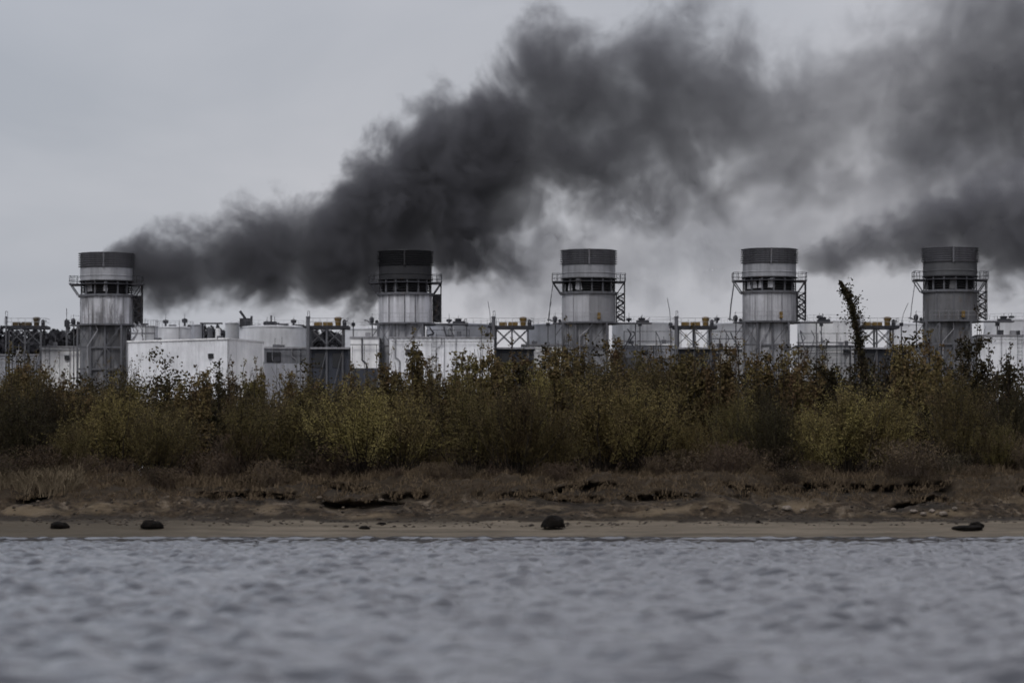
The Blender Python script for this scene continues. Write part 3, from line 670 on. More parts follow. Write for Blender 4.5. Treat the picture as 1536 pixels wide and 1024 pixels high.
def tubes(paths, r0, r1):
    """paths: (S,K,3) array -> three sided tapering tubes"""
    S, K, _ = paths.shape
    off = np.array([[math.cos(a), math.sin(a), 0] for a in (0, 2.1, 4.2)])
    tt = np.linspace(0, 1, K); rad = (np.asarray(r0).reshape(-1, 1) * (1 - tt) + r1 * tt)
    v = paths[:, :, None, :] + off[None, None] * rad[:, :, None, None]
    base = (np.arange(S)[:, None] * K + np.arange(K - 1)[None, :]).ravel() * 3
    f = []
    for i in range(3):
        j = (i + 1) % 3; f.append(np.stack([base + i, base + j, base + 3 + j, base + 3 + i], 1))
    return v.reshape(-1, 3), np.concatenate(f)
def leaves(P, size, r, aspect=0.55):
    n = len(P); a = r.normal(size=(n, 3)); a /= np.linalg.norm(a, axis=1)[:, None]
    b_ = np.cross(a, r.normal(size=(n, 3))); b_ /= np.linalg.norm(b_, axis=1)[:, None]
    s = size * r.uniform(.6, 1.4, n)[:, None]
    v = np.stack([P - a * s, P - b_ * s * aspect, P + a * s, P + b_ * s * aspect], 1).reshape(-1, 3)
    return v, np.arange(4 * n).reshape(-1, 4)
def arch(S, K, H, spread, r, curve=0.35, base=0.25, hvar=0.35):
    th = r.uniform(0, 2 * math.pi, S); q = np.abs(r.normal(0, .55, S)).clip(0, 1.25) * spread
    L = H * (1 - hvar * r.random(S)) * (1 - 0.25 * (q / max(spread, .01)).clip(0, 1))
    t_ = np.linspace(0, 1, K)
    rad = base * r.random(S)[:, None] + (q[:, None] * (t_ ** (1 - curve * .5))[None])
    wob = r.normal(0, .05, (S, K, 2)).cumsum(1) * H * .12
    z_ = L[:, None] * t_[None] ** 1.0
    return np.stack([np.cos(th)[:, None] * rad + wob[..., 0], np.sin(th)[:, None] * rad + wob[..., 1], z_], -1)
def along(paths, n, tmin, jit, r, tpow=1.0):
    S, K, _ = paths.shape; i = r.integers(0, S, n); t_ = (tmin + (1 - tmin) * r.random(n) ** tpow) * (K - 1)
    k = np.minimum(t_.astype(int), K - 2); f = (t_ - k)[:, None]
    return paths[i, k] * (1 - f) + paths[i, k + 1] * f + r.normal(0, 1, (n, 3)) * jit

def shrub_proto(kind, seed):
    r = np.random.default_rng(seed)
    if kind == 'willow':      # feathery upright wands, fine leaves; built at 4 m
        main = arch(46, 9, 4.0, 1.9, r)
        i = r.integers(0, 46, 330); tb = r.uniform(.25, .9, 330); k = (tb * 8).astype(int)
        st = main[i, k]; tt = np.linspace(0, 1, 5)[None, :, None]
        d = np.stack([r.normal(0, .30, 330), r.normal(0, .30, 330), r.uniform(.5, 1.35, 330)], -1)
        d[:, :2] += st[:, :2] * .16
        sub = st[:, None] + d[:, None] * tt
        sv, sf = tubes(main, r.uniform(.014, .03, 46), .005); tv, tf = tubes(sub, np.full(330, .007), .003)
        wood = (np.concatenate([sv, tv]), np.concatenate([sf, tf + len(sv)]))
        P = np.concatenate([along(sub, 20000, .10, .035, r), along(main, 5000, .3, .06, r)])
        P = P[P[:, 2] > .12 + r.random(len(P)) ** 2.5 * 1.3]
        lf = leaves(P, .027, r, .42)
    elif kind == 'dense':     # rounded dark bush, broad leaf clumps; built at 4 m
        main = arch(26, 8, 3.6, 1.9, r, base=.4)
        sv, sf = tubes(main, r.uniform(.02, .045, 26), .012); wood = (sv, sf)
        cen = along(main, 230, .25, .38, r, .8); P = cen[r.integers(0, 230, 11500)] + r.normal(0, .17, (11500, 3)) * (1, 1, .8)
        lf = leaves(P[P[:, 2] > .1], .048, r, .7)
    elif kind == 'sapling':   # few upright shoots with leaf clusters held close; built at 5 m
        main = arch(5, 12, 5.0, .42, r, base=.2, hvar=.32)
        i = r.integers(0, 5, 46); k = r.integers(2, 10, 46); st = main[i, k]
        d = np.stack([r.normal(0, .17, 46), r.normal(0, .17, 46), r.uniform(.3, .8, 46)], -1); tt = np.linspace(0, 1, 4)[None, :, None]
        sub = st[:, None] + d[:, None] * tt
        sv, sf = tubes(main, np.full(5, .035), .008); tv, tf = tubes(sub, np.full(46, .012), .005)
        wood = (np.concatenate([sv, tv]), np.concatenate([sf, tf + len(sv)]))
        cen = np.concatenate([along(sub, 150, .3, .07, r), along(main, 75, .35, .06, r)]); P = cen[r.integers(0, 225, 2900)] + r.normal(0, .055, (2900, 3)) * (1, 1, 1.3)
        lf = leaves(P, .050, r, .6)
    elif kind == 'bramble':   # brown arching twigs, sparse leaves; built at 1.6 m
        S = 190; th = r.uniform(0, 6.283, S); ln = r.uniform(.6, 1.7, S); hh_ = r.uniform(.6, 1.7, S); t_ = np.linspace(0, 1, 8)
        rad = ln[:, None] * t_[None] ** 1.2; z_ = hh_[:, None] * np.sin(t_[None] * r.uniform(1.2, 2.6, S)[:, None])
        bx_ = r.normal(0, .35, (S, 2))
        main = np.stack([bx_[:, :1] + np.cos(th)[:, None] * rad, bx_[:, 1:] + np.sin(th)[:, None] * rad, z_.clip(0)], -1) + r.normal(0, .03, (S, 8, 3))
        wood = tubes(main, r.uniform(.006, .012, S), .003)
        lf = leaves(along(main, 2600, .2, .06, r), .035, r, .6)
    return wood, lf
PROT = {}
for kind, ks in (('willow', 6), ('dense', 4), ('sapling', 6), ('bramble', 4)):
    PROT[kind] = []
    for s_ in range(ks):
        wood, lf = shrub_proto(kind, 100 * len(PROT) + s_)
        PROT[kind].append((wood, lf))
NATIVE = {'willow': 3.6, 'dense': 3.5, 'sapling': 4.4, 'bramble': 1.6}
CACHE = {}
def mesh_only(name, v, f, mat):
    o = raw_mesh(name, v, f, mat); me = o.data; bpy.data.objects.remove(o); return me
def plant(kind, name, variant, leafm, x, y, h, wide, label, cat, group, woodm='twig', base=None):
    key = (kind, variant % len(PROT[kind]), leafm, woodm)
    if key not in CACHE:
        (wv, wf), (lv, lf) = PROT[kind][key[1]]
        CACHE[key] = (mesh_only('stems', wv, wf, M[woodm]), mesh_only('foliage', lv, lf, M[leafm]))
    root = empty(name, (x, y, (gz(x, y) if base is None else base) - .05), label, cat, group)
    s_ = h / NATIVE[kind]; root.scale = (s_ * wide, s_ * wide, s_); root.rotation_euler.z = random.uniform(0, 6.28)
    for nm, me in zip(('stems', 'foliage'), CACHE[key]):
        c = bpy.data.objects.new(nm, me); COL.objects.link(c); c.parent = root
    return root

# landmarks along the bank, used to say where a plant stands
LM = [(20, 'at the far left edge'), (70, 'below the open steel platform'), (125, 'just left of the leftmost stack'), (165, 'below the leftmost stack'), (215, 'under the left corner of the corrugated shed'),
      (265, 'before the left half of the corrugated shed'), (315, 'before the dark window of the corrugated shed'), (365, 'before the bright end of the corrugated shed'), (425, 'below the low dark grey building'),
      (490, 'below the second steel platform'), (545, 'below the white box building'), (605, 'below the soot topped stack'), (660, 'before the long white shed'), (715, 'before the right part of the long white shed'),
      (768, 'below the third steel platform'), (822, 'just left of the middle stack'), (883, 'below the middle stack'), (940, 'below the blue grey building'), (990, 'above the right side of the beach rock'), (1041, 'below the fourth steel platform'),
      (1095, 'before the pipe railed building'), (1154, 'below the clean topped stack'), (1210, 'just right of the clean topped stack'), (1260, 'left of the leaning ivy clad tree'), (1313, 'below the fifth steel platform'),
      (1365, 'right of the leaning ivy clad tree'), (1425, 'below the rightmost stack'), (1480, 'below the panelled shed'), (1530, 'at the far right edge')]
def where(px): return min(LM, key=lambda q: abs(q[0] - px))[1]
USED = {}
def uniq(base, px):
    w_ = where(px); l = f'{base} {w_}'
    if l in USED:
        for pre in ('smaller', 'leaning', 'fuller', 'sparser', 'paler', 'ragged'):
            l2 = f'{pre} {base} {w_}'
            if l2 not in USED: l = l2; break
    USED[l] = 1; return l

prof = [(-60, 545), (0, 540), (60, 543), (120, 556), (200, 565), (260, 580), (330, 598), (400, 582), (450, 572), (520, 575), (600, 574), (660, 575), (720, 568), (780, 556), (850, 550), (910, 545), (960, 535), (1030, 540), (1080, 562), (1150, 556), (1220, 552), (1300, 542), (1400, 548), (1480, 548), (1600, 545)]
def top_at(px): return float(np.interp(px, [a for a, _ in prof], [b for _, b in prof]))
def hgt(py, y, base=PLAT): return Z(py, y) - base
rv = random.Random(5)
# back row: dark dense bushes
for i, px in enumerate(np.linspace(-40, 1580, 30)):
    px += rv.uniform(-12, 12); y = rv.uniform(149, 156)
    dark_side = px > 1160 or 190 < px < 290
    top = top_at(px) + (rv.uniform(-14, 6) if dark_side else rv.uniform(0, 26))
    plant('dense', 'dark_bush', i, 'darkleaf' if (dark_side or i % 2) else 'rustleaf', X(px, y), y, hgt(top, y), 1.05, uniq('dark dense bush behind', px), 'bush', 'dark bushes in the back row', base=PLAT)
# middle row: feathery olive shrubs
for i, px in enumerate(np.linspace(-25, 1560, 31)):
    px += rv.uniform(-14, 14); y = rv.uniform(137, 145)
    top = top_at(px) + rv.choice([-26, -14, 2, 18, 34])
    lm = 'yolive' if i % 4 == 0 and 400 < px < 1100 else ('olive' if i % 2 else 'midolive')
    if px > 1160: top += 38 + rv.uniform(0, 25)
    if px > 1440 or i % 5 == 2: lm = 'darkleaf'
    plant('willow', 'olive_shrub', i, lm, X(px, y), y, hgt(top, y), rv.uniform(.85, 1.1), uniq('feathery olive shrub in middle row', px), 'shrub', 'feathery olive shrubs on the bank', woodm='bark')
# front row
for i, (px, top, lm, wd) in enumerate([(40, 600, 'darkleaf', 1.1), (110, 590, 'olive', 1.1), (170, 585, 'yolive', 1.0), (235, 625, 'olive', 1.0), (300, 632, 'rustleaf', 1.1), (365, 622, 'olive', 1.0), (430, 600, 'olive', .9), (470, 612, 'darkleaf', .8), (545, 590, 'yolive', 1.1), (600, 588, 'yolive', .9), (655, 640, 'rustleaf', .9), (705, 590, 'olive', 1.0), (775, 585, 'olive', .9), (835, 575, 'olive', 1.0), (900, 570, 'yolive', 1.1), (955, 580, 'yolive', .8), (1035, 590, 'yolive', 1.0), (1105, 610, 'olive', .9), (1165, 605, 'darkleaf', .9), (1225, 575, 'yolive', .9), (1275, 583, 'yolive', 1.1), (1318, 600, 'yolive', .8), (1385, 640, 'rustleaf', 1.1), (1440, 590, 'olive', .8), (1500, 640, 'olive', 1.0), (1550, 630, 'darkleaf', 1.1)]):
    y = rv.uniform(129.0, 131.8); top += (34 + rv.uniform(0, 14)) if i % 3 == 1 else rv.uniform(-22, -6); wd *= 1.3 if i % 3 != 1 else 1.1
    plant('willow', 'olive_shrub', i + 3, lm, X(px, y), y, hgt(top, y), wd, uniq('front feathery shrub rising from the bank', px), 'shrub', 'feathery olive shrubs on the bank', woodm='bark')
# upright saplings poking above the mass
for i, (px, top, lm) in enumerate([(38, 528, 'rustleaf'), (62, 536, 'rustleaf'), (92, 545, 'rustleaf'), (182, 543, 'olive'), (246, 560, 'darkleaf'), (270, 568, 'rustleaf'), (300, 545, 'rustleaf'), (310, 524, 'rustleaf'), (325, 528, 'darkleaf'), (361, 530, 'rustleaf'), (372, 556, 'olive'), (391, 545, 'rustleaf'), (432, 540, 'rustleaf'),
        (478, 545, 'rustleaf'), (531, 532, 'rustleaf'), (583, 512, 'olive'), (592, 540, 'rustleaf'), (622, 508, 'olive'), (636, 512, 'darkleaf'), (652, 535, 'darkleaf'), (692, 508, 'olive'), (706, 520, 'rustleaf'), (722, 512, 'olive'), (745, 530, 'rustleaf'), (762, 525, 'olive'), (797, 512, 'rustleaf'), (812, 503, 'darkleaf'), (826, 510, 'rustleaf'), (846, 500, 'rustleaf'), (866, 515, 'olive'),
        (922, 488, 'rustleaf'), (932, 496, 'rustleaf'), (958, 512, 'olive'), (1020, 503, 'rustleaf'), (1036, 508, 'olive'), (1080, 525, 'rustleaf'), (1097, 500, 'rustleaf'), (1188, 492, 'rustleaf'), (1200, 503, 'rustleaf'), (1221, 500, 'rustleaf'), (1240, 525, 'darkleaf'), (1345, 512, 'rustleaf'), (1362, 500, 'rustleaf'), (1380, 488, 'rustleaf'), (1395, 483, 'rustleaf'), (1414, 512, 'rustleaf'), (1463, 492, 'darkleaf'), (1512, 525, 'darkleaf'), (570, 530, 'rustleaf'), (612, 525, 'rustleaf'), (644, 522, 'rustleaf'), (673, 528, 'rustleaf'), (735, 520, 'rustleaf'), (780, 522, 'rustleaf'), (838, 512, 'rustleaf'), (858, 510, 'rustleaf'), (892, 528, 'olive'), (980, 520, 'rustleaf'), (1065, 530, 'rustleaf'), (1128, 522, 'rustleaf'), (1160, 515, 'rustleaf'), (286, 550, 'rustleaf'), (344, 552, 'rustleaf'), (120, 548, 'rustleaf'), (20, 532, 'rustleaf')]):
    y = rv.uniform(138, 147)
    plant('sapling', 'sapling', i, lm, X(px, y), y, hgt(top, y), rv.uniform(.8, 1.1), uniq('upright leafy sapling', px), 'sapling', 'upright saplings above the shrubs', woodm='bark')
for i, (px, top) in enumerate([(415, 560), (507, 548), (656, 545), (748, 540), (1072, 505), (1088, 492), (1110, 500), (1172, 505), (1258, 520), (1330, 515), (1455, 500), (1500, 515), (232, 556), (352, 540)]):
    y = rv.uniform(136, 141); r_ = np.random.default_rng(700 + i); h_ = hgt(top, y)
    root = empty('dead_shoot', (X(px, y), y, PLAT - .05), uniq('bare thin dead shoot', px), 'dead shoot', 'bare shoots standing among the shrubs')
    main = arch(3, 10, h_, .5, r_, base=.15, hvar=.3); a = r_.integers(0, 3, 26); k = r_.integers(4, 10, 26); st = main[a, k]
    d = np.stack([r_.normal(0, .32, 26), r_.normal(0, .3, 26), r_.uniform(.3, .9, 26)], -1); sub = st[:, None] + d[:, None] * np.linspace(0, 1, 4)[None, :, None]
    sv, sf = tubes(main, np.full(3, .035), .012); tv, tf = tubes(sub, np.full(26, .013), .006)
    raw_mesh('stems', np.concatenate([sv, tv]), np.concatenate([sf, tf + len(sv)]), M['bark'], root)
    lv, lf = leaves(along(sub, 110, .3, .05, r_), .05, r_, .6); raw_mesh('withered_leaves', lv, lf, M['rustleaf'], root)
# brambles along the crest
for i, px in enumerate(np.linspace(-20, 1560, 34)):
    px += rv.uniform(-14, 14); y = rv.uniform(127.4, 130.2); low = .5 if (500 < px < 950 or 1180 < px < 1300) else 1.0
    lm = 'brownleaf' if i % 5 else 'darkleaf'
    plant('bramble', 'bramble', i, lm, X(px, y), y, rv.uniform(.6, 1.5) * low, rv.uniform(.9, 1.4), uniq('brown tangled crest bramble', px), 'bramble', 'brown brambles along the crest')
# leaning tree wrapped in ivy
pts = np.array([(X(px, 150), 150, Z(py, 150)) for px, py in ((1308, 724), (1305, 640), (1299, 580), (1291, 535), (1284, 490), (1277, 458), (1269, 438), (1261, 424))])
root = empty('leaning_tree', tuple(pts[0]), 'tall bare tree wrapped in dark ivy, leaning left toward the sky', 'tree')
r = np.random.default_rng(3)
pl = pts - pts[0]
wv, wf = tubes(pl[None], np.array([.16]), .02)
ext = []
for k in range(30):
    j = r.integers(0, 6); d = np.array([r.normal(0, .45), r.normal(0, .3), r.uniform(.3, .8)]) * (1.2 - j * .15); st = pl[j] + (pl[min(j + 1, 7)] - pl[j]) * r.random(); ext.append(np.array([st + d * q for q in (0, .33, .66, 1)]))
ev, ef = tubes(np.array(ext), np.full(30, .022), .006)
raw_mesh('trunk', np.concatenate([wv, ev]), np.concatenate([wf, ef + len(wv)]), M['bark'], root)
tq = r.random(7000) ** 1.6; idx = np.minimum((tq * 7).astype(int), 6); fr_ = (tq * 7 - idx)[:, None]
P = pl[idx] * (1 - fr_) + pl[idx + 1] * fr_
lump = 0.6 + 0.5 * np.sin(tq * 31) + .4 * np.sin(tq * 77 + 1)
P[5200:] = np.array([ext[a][0] * (1 - b_) + ext[a][3] * b_ for a, b_ in zip(r.integers(0, 30, 1800), r.random(1800))])
P += r.normal(0, 1, (7000, 3)) * (np.array([.12, .12, .15]) * ((1.3 - tq * 1.2) * lump.clip(.25))[:, None] + .03)
lv, lf = leaves(P, .05, r, .7); raw_mesh('ivy', lv, lf, M['darkleaf'], root)

# ---------------------------------------------------------------- stuff: dry grass and twiggy undergrowth
def height_v(x, y): return height(np.asarray(x, float), np.asarray(y, float))[0]
r = np.random.default_rng(9)
def blades(n, xr, yr, hmin, hmax, wdt, clump, zmin=0.75):
    c = np.stack([r.uniform(*xr, n // clump), r.uniform(*yr, n // clump)], -1); keep = height_v(c[:, 0], c[:, 1]) > zmin + .5 * (fbm(c[:, 0] * .5, c[:, 1] * .5, 3, 3) - .3)
    c = c[keep]; ch = r.uniform(hmin, hmax, len(c))
    i = np.repeat(np.arange(len(c)), clump); b0 = c[i] + r.normal(0, .09, (len(i), 2)); h_ = ch[i] * r.uniform(.5, 1.1, len(i))
    z0 = height_v(b0[:, 0], b0[:, 1]) - .03
    ln = r.normal(0, .45, (len(i), 2)) * h_[:, None] + np.array([.1, -.12]) * h_[:, None]
    p0 = np.stack([b0[:, 0], b0[:, 1], z0], -1); p1 = p0 + np.stack([ln[:, 0] * .35, ln[:, 1] * .35, h_ * .65], -1); p2 = p0 + np.stack([ln[:, 0], ln[:, 1], h_ * .95], -1)
    a = r.uniform(0, 3.14, len(i)); wv_ = np.stack([np.cos(a), np.sin(a) * .3, 0 * a], -1) * wdt
    v = np.stack([p0 - wv_, p0 + wv_, p1 + wv_ * .8, p1 - wv_ * .8, p2 + wv_ * .15, p2 - wv_ * .15], 1).reshape(-1, 3)
    k = np.arange(len(i)) * 6
    return v, np.concatenate([np.stack([k, k + 1, k + 2, k + 3], 1), np.stack([k + 3, k + 2, k + 4, k + 5], 1)])
def join(*a):
    v = []; f = []; n = 0
    for x_, y_ in a: v.append(x_); f.append(y_ + n); n += len(x_)
    return np.concatenate(v), np.concatenate(f)
pg_ = blades(6500, (-19.5, -15.6), (126.2, 129.6), .4, .85, .014, 26)
g = join(blades(46000, (-21, 21), (124.2, 129.5), .06, .24, .012, 16, 1.12), blades(36000, (-21, 21), (127.5, 132.5), .16, .5, .011, 14))
M['pstraw'] = leaf_mat('pale_dry_grass', (0.065, 0.049, 0.031), (0.20, 0.155, 0.10), (0.055, 0.04, 0.025))
o = raw_mesh('pale_grass', pg_[0], pg_[1], M['pstraw']); tag(o, 'pale bleached grass tussocks at the left end of the bank', 'grass', kind='stuff')
o = raw_mesh('dry_grass', g[0], g[1], M['straw']); tag(o, 'dry straw coloured grass covering the top of the bank', 'grass', kind='stuff')
n = 5200; bx_ = np.stack([r.uniform(-23, 23, n), r.uniform(131, 150, n)], -1); t_ = np.linspace(0, 1, 5); hh_ = r.uniform(.4, 1.3, n)
dx = r.normal(0, .5, (n, 2)); z0 = height_v(bx_[:, 0], bx_[:, 1])
pth = np.stack([bx_[:, :1] + dx[:, :1] * t_ ** 1.5, bx_[:, 1:] + dx[:, 1:] * t_ ** 1.5, z0[:, None] - .05 + hh_[:, None] * np.sin(t_ * 1.5)], -1)
wv, wf = tubes(pth, np.full(n, .010), .004); o = raw_mesh('twiggy_undergrowth', wv, wf, M['twig']); tag(o, 'bare brown twigs of the undergrowth below the shrubs', 'undergrowth', kind='stuff')
P = along(pth, 26000, .1, .10, r); lv, lf = leaves(P, .045, r, .65); o = raw_mesh('undergrowth_leaves', lv, lf, M['brownleaf']); tag(o, 'low brown leaves of the undergrowth below the shrubs', 'undergrowth', kind='stuff')
# pebbles and clods
def rock_mesh(seed, sub=3, rough=.35):
    import bmesh
    bm = bmesh.new(); bmesh.ops.create_icosphere(bm, subdivisions=sub, radius=1)
    from mathutils import noise as mn
    off = Vector((seed * 3.1, seed * 1.7, seed * .9))
    for v in bm.verts:
        n_ = mn.fractal(v.co * 1.4 + off, 1.0, 2.0, 4); v.co *= 1 + rough * n_
        v.co.z *= 1.0
    v_ = np.array([v.co[:] for v in bm.verts]); f_ = np.array([[q.index for q in f.verts] for f in bm.faces]); bm.free(); return v_, f_
m, nt, b = new_mat('dark_rock')
p = nt.pos(); nt.put(b.inputs['Base Color'], nt.mix(nt.mapr(nt.noise(p, 6, 5, .7), .4, .65), (.004, .0035, .003), (.013, .010, .008))); b.inputs['Specular IOR Level'].default_value = .1; b.inputs['Roughness'].default_value = .9
nt.put(b.inputs['Normal'], nt.bump(nt.noise(p, 14, 5, .7), .7, .1)); M['rock'] = m
m, nt, b = new_mat('pale_stone')
p = nt.pos(); nt.put(b.inputs['Base Color'], nt.mix(nt.mapr(nt.noise(p, 6, 5, .7), .4, .65), (.09, .075, .06), (.24, .20, .165))); b.inputs['Roughness'].default_value = .9; M['stone'] = m
def rock(px, py, w_, h_, label, seed, mat='rock', name='rock', cat='rock', group=None, ymin=117.7):
    # walk out along the line of sight until it meets the ground
    Y = ymin
    while Y < 131 and gz(X(px, Y), Y) < Z(py, Y): Y += .03
    x = X(px, Y); v_, f_ = rock_mesh(seed, 3, .22)
    v_ = v_ * np.array([w_ / F * Y / 2, w_ / F * Y / 2.4, h_ / F * Y / 1.25]); v_[:, 2] = np.maximum(v_[:, 2], -.05)
    o = raw_mesh(name, v_, f_, M[mat], smooth=True); o.location = (x, Y, gz(x, Y) + h_ / F * Y * .22); tag(o, label, cat, group); return o
rock(830, 793, 35, 21, 'large dark boulder alone on the sandy beach near the middle', 1)
rock(90, 792, 28, 10, 'low dark clod at the left end of the beach', 2, name='mud_clod', cat='clod')
rock(228, 792, 34, 12, 'dark flat clod second from the left on the beach', 3, name='mud_clod', cat='clod')
rock(547, 793, 17, 5, 'small pale tipped stone on the beach left of the boulder', 4)
rock(572, 786, 14, 3, 'thin dark stone just above the pale tipped stone', 5)
rock(1452, 794, 46, 7, 'long low dark clod at the right end of the beach', 6, name='mud_clod', cat='clod')
rock(1465, 791, 22, 9, 'dark lump sitting on the long low clod at right', 7, name='mud_clod', cat='clod')
rock(1137, 784, 7, 4, 'small dark stone on the beach, right of the boulder', 8)
for i, (px, py, w_, h_) in enumerate([(1180, 764, 14, 6), (1205, 766, 9, 4), (1370, 768, 12, 4), (1385, 772, 10, 4), (1398, 767, 9, 4), (1415, 773, 13, 5), (1340, 766, 9, 4), (1432, 764, 8, 4)]):
    rock(px, py, w_, h_, 'pale stone lying at the foot of the eroded bank', 20 + i, 'stone', 'stone', 'stone', 'pale stones at the foot of the bank', ymin=121)
# loose clods over the bank as one mass
vs = []; fs = []; nn = 0; base_r = [rock_mesh(50 + k, 1, .4) for k in range(5)]
for k in range(1100):
    x = r.uniform(-20, 20); y = r.uniform(121.3, 125.2); s_ = r.uniform(.015, .06) * (1.6 if r.random() < .06 else 1)
    v_, f_ = base_r[k % 5]; v2 = v_ * s_ * np.array([1.3, 1, .6]) + (x, y, gz(x, y) + s_ * .2); vs.append(v2); fs.append(f_ + nn); nn += len(v2)
m, nt, b = new_mat('clods'); g_ = nt.node('ShaderNodeNewGeometry').outputs['Random Per Island']
nt.put(b.inputs['Base Color'], nt.mix(nt.mapr(g_, .5, 1.0), (.022, .016, .011), (.12, .095, .07))); b.inputs['Roughness'].default_value = .95
o = raw_mesh('bank_debris', np.concatenate(vs), np.concatenate(fs), m, smooth=True); tag(o, 'crumbled earth clods strewn over the eroded bank', 'debris', kind='stuff')

# ---------------------------------------------------------------- far woods
r = np.random.default_rng(21); n = 620
vx = []; fx = []; nn = 0; P = []
for k in range(n):
    Y = r.uniform(560, 620); px = r.uniform(-160, 640); top = np.interp(px, [-160, 0, 60, 110, 200, 350, 370, 430, 470, 560, 640], [490, 493, 496, 494, 494, 490, 488, 488, 496, 504, 520]) + r.uniform(0, 5)
    h_ = Z(top, Y) - PLAT; w_ = h_ * r.uniform(.16, .26); q = r.normal(0, 1, (700, 3)); q /= np.linalg.norm(q, axis=1)[:, None]; q *= r.uniform(.35, 1.03, 700)[:, None]
    P.append(q * (w_ * 1.5, w_, h_ * .5) + (X(px, Y), Y, PLAT + h_ * .5))
P = np.concatenate(P); lv, lf = leaves(P, .5, r, .8)
M['far'] = leaf_mat('far_foliage', (0.018, 0.018, 0.022), (0.03, 0.03, 0.034), (0.024, 0.022, 0.026))
o = raw_mesh('far_woods', lv, lf, M['far']); tag(o, 'dark distant woods on the horizon behind the plant at left', 'woods', kind='stuff')

# ---------------------------------------------------------------- smoke
def smoke(name, label, pts, y0, slope, D=0.55, K=1.5, nscale=0.11, edge=0.35, seed=0.0, depth_k=0.75, depth_max=9.0, albedo=0.16, warp=2.2, hk=1.28, step=0.2, ystr=0.24, bias=0.1):
    """pts: (px, top row, bottom row, density factor). The plume drifts away from the camera by `slope` m per m."""
    def wx(px):
        a = (px - 768) / F; xa = (pts[0][0] - 768) / F * y0
        return a * (y0 - slope * xa) / (1 - a * slope)
    def yc(x): return y0 + slope * (x - wx(pts[0][0]))
    xa = (pts[0][0] - 768) / F * y0
    P_ = []
    for px, tp, bt, d in pts:
        x = wx(px); Y = y0 + slope * (x - xa); P_.append((x, Z(tp, Y), Z(bt, Y), d))
    x0, x1 = P_[0][0], P_[-1][0]; ZM = 80.0
    m = bpy.data.materials.new(name); m.use_nodes = True; m.node_tree.nodes.clear(); nt = NT(m.node_tree)
    out = nt.node('ShaderNodeOutputMaterial'); p = nt.pos()
    # warp the lookup so that the outline billows
    wn = nt.noise(nt.mapping(p, (1, ystr, 1), (seed, 3, 1)), 0.22, 1, 0.5, col=True)
    sb = nt.node('ShaderNodeVectorMath', operation='SUBTRACT'); nt.put(sb.inputs[0], wn); sb.inputs[1].default_value = (.5, .5, .5)
    ml = nt.node('ShaderNodeVectorMath', operation='SCALE'); nt.put(ml.inputs[0], sb.outputs[0]); ml.inputs['Scale'].default_value = warp
    ad = nt.node('ShaderNodeVectorMath', operation='ADD'); nt.put(ad.inputs[0], p); nt.put(ad.inputs[1], ml.outputs[0])
    q = nt.xyz(ad.outputs[0])
    u = nt.mapr(q[0], x0, x1)
    def curve(vals):
        n = nt.node('ShaderNodeFloatCurve'); c = n.mapping.curves[0]
        us = [(a[0] - x0) / (x1 - x0) for a in P_]
        c.points[0].location = (0, vals[0]); c.points[1].location = (1, vals[-1])
        for uu, vv in list(zip(us, vals))[1:-1]: c.points.new(uu, vv)
        for pt in c.points: pt.handle_type = 'VECTOR'
        n.mapping.update(); nt.put(n.inputs['Value'], u); return n.outputs[0]
    tops = nt.m('MULTIPLY', curve([a[1] / ZM for a in P_]), ZM); bots = nt.m('MULTIPLY', curve([a[2] / ZM for a in P_]), ZM); den = curve([a[3] for a in P_])
    c_ = nt.m('MULTIPLY', nt.m('ADD', tops, bots), .5); h_ = nt.m('MULTIPLY', nt.m('SUBTRACT', tops, bots), .5)
    v_ = nt.m('DIVIDE', nt.m('SUBTRACT', q[2], c_), h_)
    yy_ = nt.m('ADD', nt.m('MULTIPLY', nt.m('SUBTRACT', nt.xyz(p)[0], xa), slope), y0)
    hd = nt.m('MINIMUM', nt.m('MULTIPLY', h_, depth_k), depth_max)
    w_ = nt.m('DIVIDE', nt.m('SUBTRACT', q[1], yy_), hd)
    rr = nt.m('SQRT', nt.m('ADD', nt.m('MULTIPLY', v_, v_), nt.m('MULTIPLY', w_, w_)))
    n1 = nt.noise(nt.mapping(p, (1, ystr, 1), (seed, 0, seed)), nscale, 7, 0.7, 0.25)
    base = nt.m('ADD', nt.m('SUBTRACT', 1.0 + bias, rr), nt.m('MULTIPLY', nt.m('SUBTRACT', n1, 0.5), K))
    lim = nt.mapr(rr, hk - .12, hk - .01, 1.0, 0.0)
    d = nt.m('MULTIPLY', nt.mapr(base, 0.02, edge, 0, 1, True), den)
    d = nt.m('MULTIPLY', d, nt.m('MULTIPLY', lim, D))
    d = nt.m('MULTIPLY', d, nt.mapr(nt.xyz(p)[0], x0, x0 + 0.5, 0.4, 1))
    pv = nt.node('ShaderNodeVolumePrincipled'); pv.inputs['Color'].default_value = (albedo, albedo * 1.0, albedo * 1.1, 1)
    pv.inputs['Absorption Color'].default_value = (0, 0, 0, 1); nt.put(pv.inputs['Density'], d); pv.inputs['Anisotropy'].default_value = 0.0
    nt.l.new(pv.outputs[0], out.inputs['Volume'])
    m.cycles.volume_step_rate = step
    # envelope mesh that bounds the plume
    xs_ = np.linspace(x0, x1, 90); N = 28; v = []
    X_ = [a[0] for a in P_]
    for x in xs_:
        a = np.interp(x, X_, [q_[1] for q_ in P_]); b_ = np.interp(x, X_, [q_[2] for q_ in P_]); cz = (a + b_) / 2; hz = (a - b_) / 2; hy = min(hz * depth_k, depth_max)
        Y = y0 + slope * (x - xa)
        for i in range(N):
            t_ = 2 * math.pi * i / N; v.append((x, Y + hy * hk * math.cos(t_), cz + hz * hk * math.sin(t_)))
    f = []
    for k in range(len(xs_) - 1):
        for i in range(N):
            j = (i + 1) % N; f.append((k * N + i, (k + 1) * N + i, (k + 1) * N + j, k * N + j))
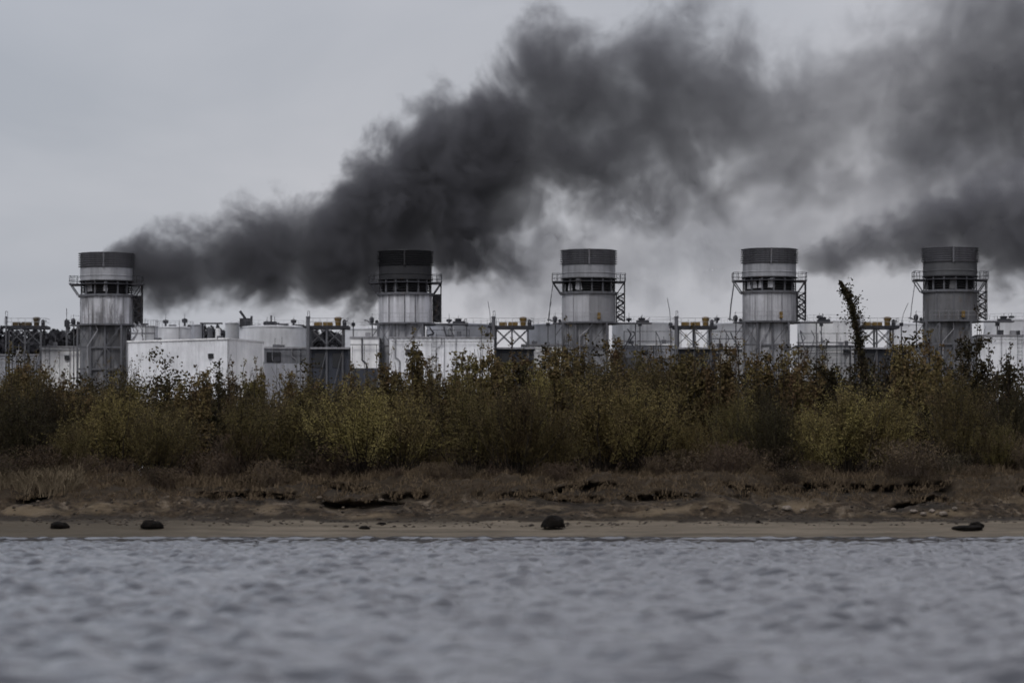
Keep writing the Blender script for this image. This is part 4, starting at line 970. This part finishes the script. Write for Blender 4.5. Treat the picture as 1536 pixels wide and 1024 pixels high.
    f.append(tuple(range(N))); f.append(tuple(range((len(xs_) - 1) * N, len(xs_) * N))[::-1])
    me = bpy.data.meshes.new(name); me.from_pydata(v, [], f); me.materials.append(m)
    import bmesh
    bm = bmesh.new(); bm.from_mesh(me); bmesh.ops.recalc_face_normals(bm, faces=bm.faces); bm.to_mesh(me); bm.free(); me.update()
    o = bpy.data.objects.new(name, me); COL.objects.link(o); tag(o, label, 'smoke'); return o

smoke('smoke_plume', 'huge black smoke plume streaming right from the leftmost stack across the sky',
      [(154, 366, 386, 2.6), (178, 352, 410, 2.4), (200, 342, 454, 2.0), (240, 338, 470, 1.4), (300, 312, 466, 1.45), (350, 300, 456, 1.35), (400, 294, 468, 1.3), (450, 280, 462, .95), (500, 272, 484, 1.2), (550, 205, 488, 1.15), (600, 145, 460, 1.05),
       (650, 118, 424, 1.0), (700, 128, 426, 1.1), (745, 55, 432, .7), (800, -5, 420, .5), (850, -15, 388, .46), (900, -30, 368, .44), (960, -35, 355, .4), (1020, -35, 348, .35), (1090, 0, 345, .28), (1160, 30, 335, .24), (1240, 45, 325, .18), (1330, -10, 315, .18), (1420, -90, 305, .25), (1560, -120, 300, .28), (1680, -130, 300, .1)],
      401, 0.18, D=0.56, K=2.0, nscale=.13, edge=.85, albedo=.27, hk=1.33)
smoke('smoke_plume', 'smaller grey smoke plume trailing right from the clean topped stack',
      [(1158, 364, 373, .25), (1196, 366, 402, .7), (1215, 360, 426, 1.0), (1250, 340, 436, 1.05), (1290, 324, 424, 1.0), (1350, 300, 412, .95), (1400, 278, 416, .95), (1450, 258, 428, .95), (1500, 246, 448, .95), (1560, 236, 458, .95), (1640, 230, 460, .8)],
      393.5, 0.03, D=0.5, K=2.0, nscale=.2, seed=40.0, edge=.85, albedo=.34, hk=1.33)
smoke('smoke_haze', 'thin pale grey smoke haze hanging below the big plume and over the tanks',
      [(560, 400, 440, .4), (640, 350, 470, .8), (720, 330, 495, 1.1), (800, 320, 495, 1.1), (900, 300, 480, .8), (1000, 270, 470, .7), (1120, 230, 460, .6), (1250, 180, 440, .5), (1350, 120, 430, .7), (1450, 60, 440, 1.0), (1600, 0, 450, 1.0)],
      424, 0.0, D=0.10, K=2.8, nscale=.14, seed=80.0, edge=.9, albedo=.6, depth_max=11, warp=4)

# ---------------------------------------------------------------- render settings
scene.view_settings.view_transform = 'Standard'; scene.view_settings.look = 'None'; scene.view_settings.exposure = 0
scene.cycles.use_denoising = True
scene.cycles.max_bounces = 5; scene.cycles.diffuse_bounces = 2; scene.cycles.glossy_bounces = 2; scene.cycles.volume_bounces = 0
scene.cycles.volume_max_steps = 256
scene.cycles.use_adaptive_sampling = True; scene.cycles.adaptive_threshold = 0.05
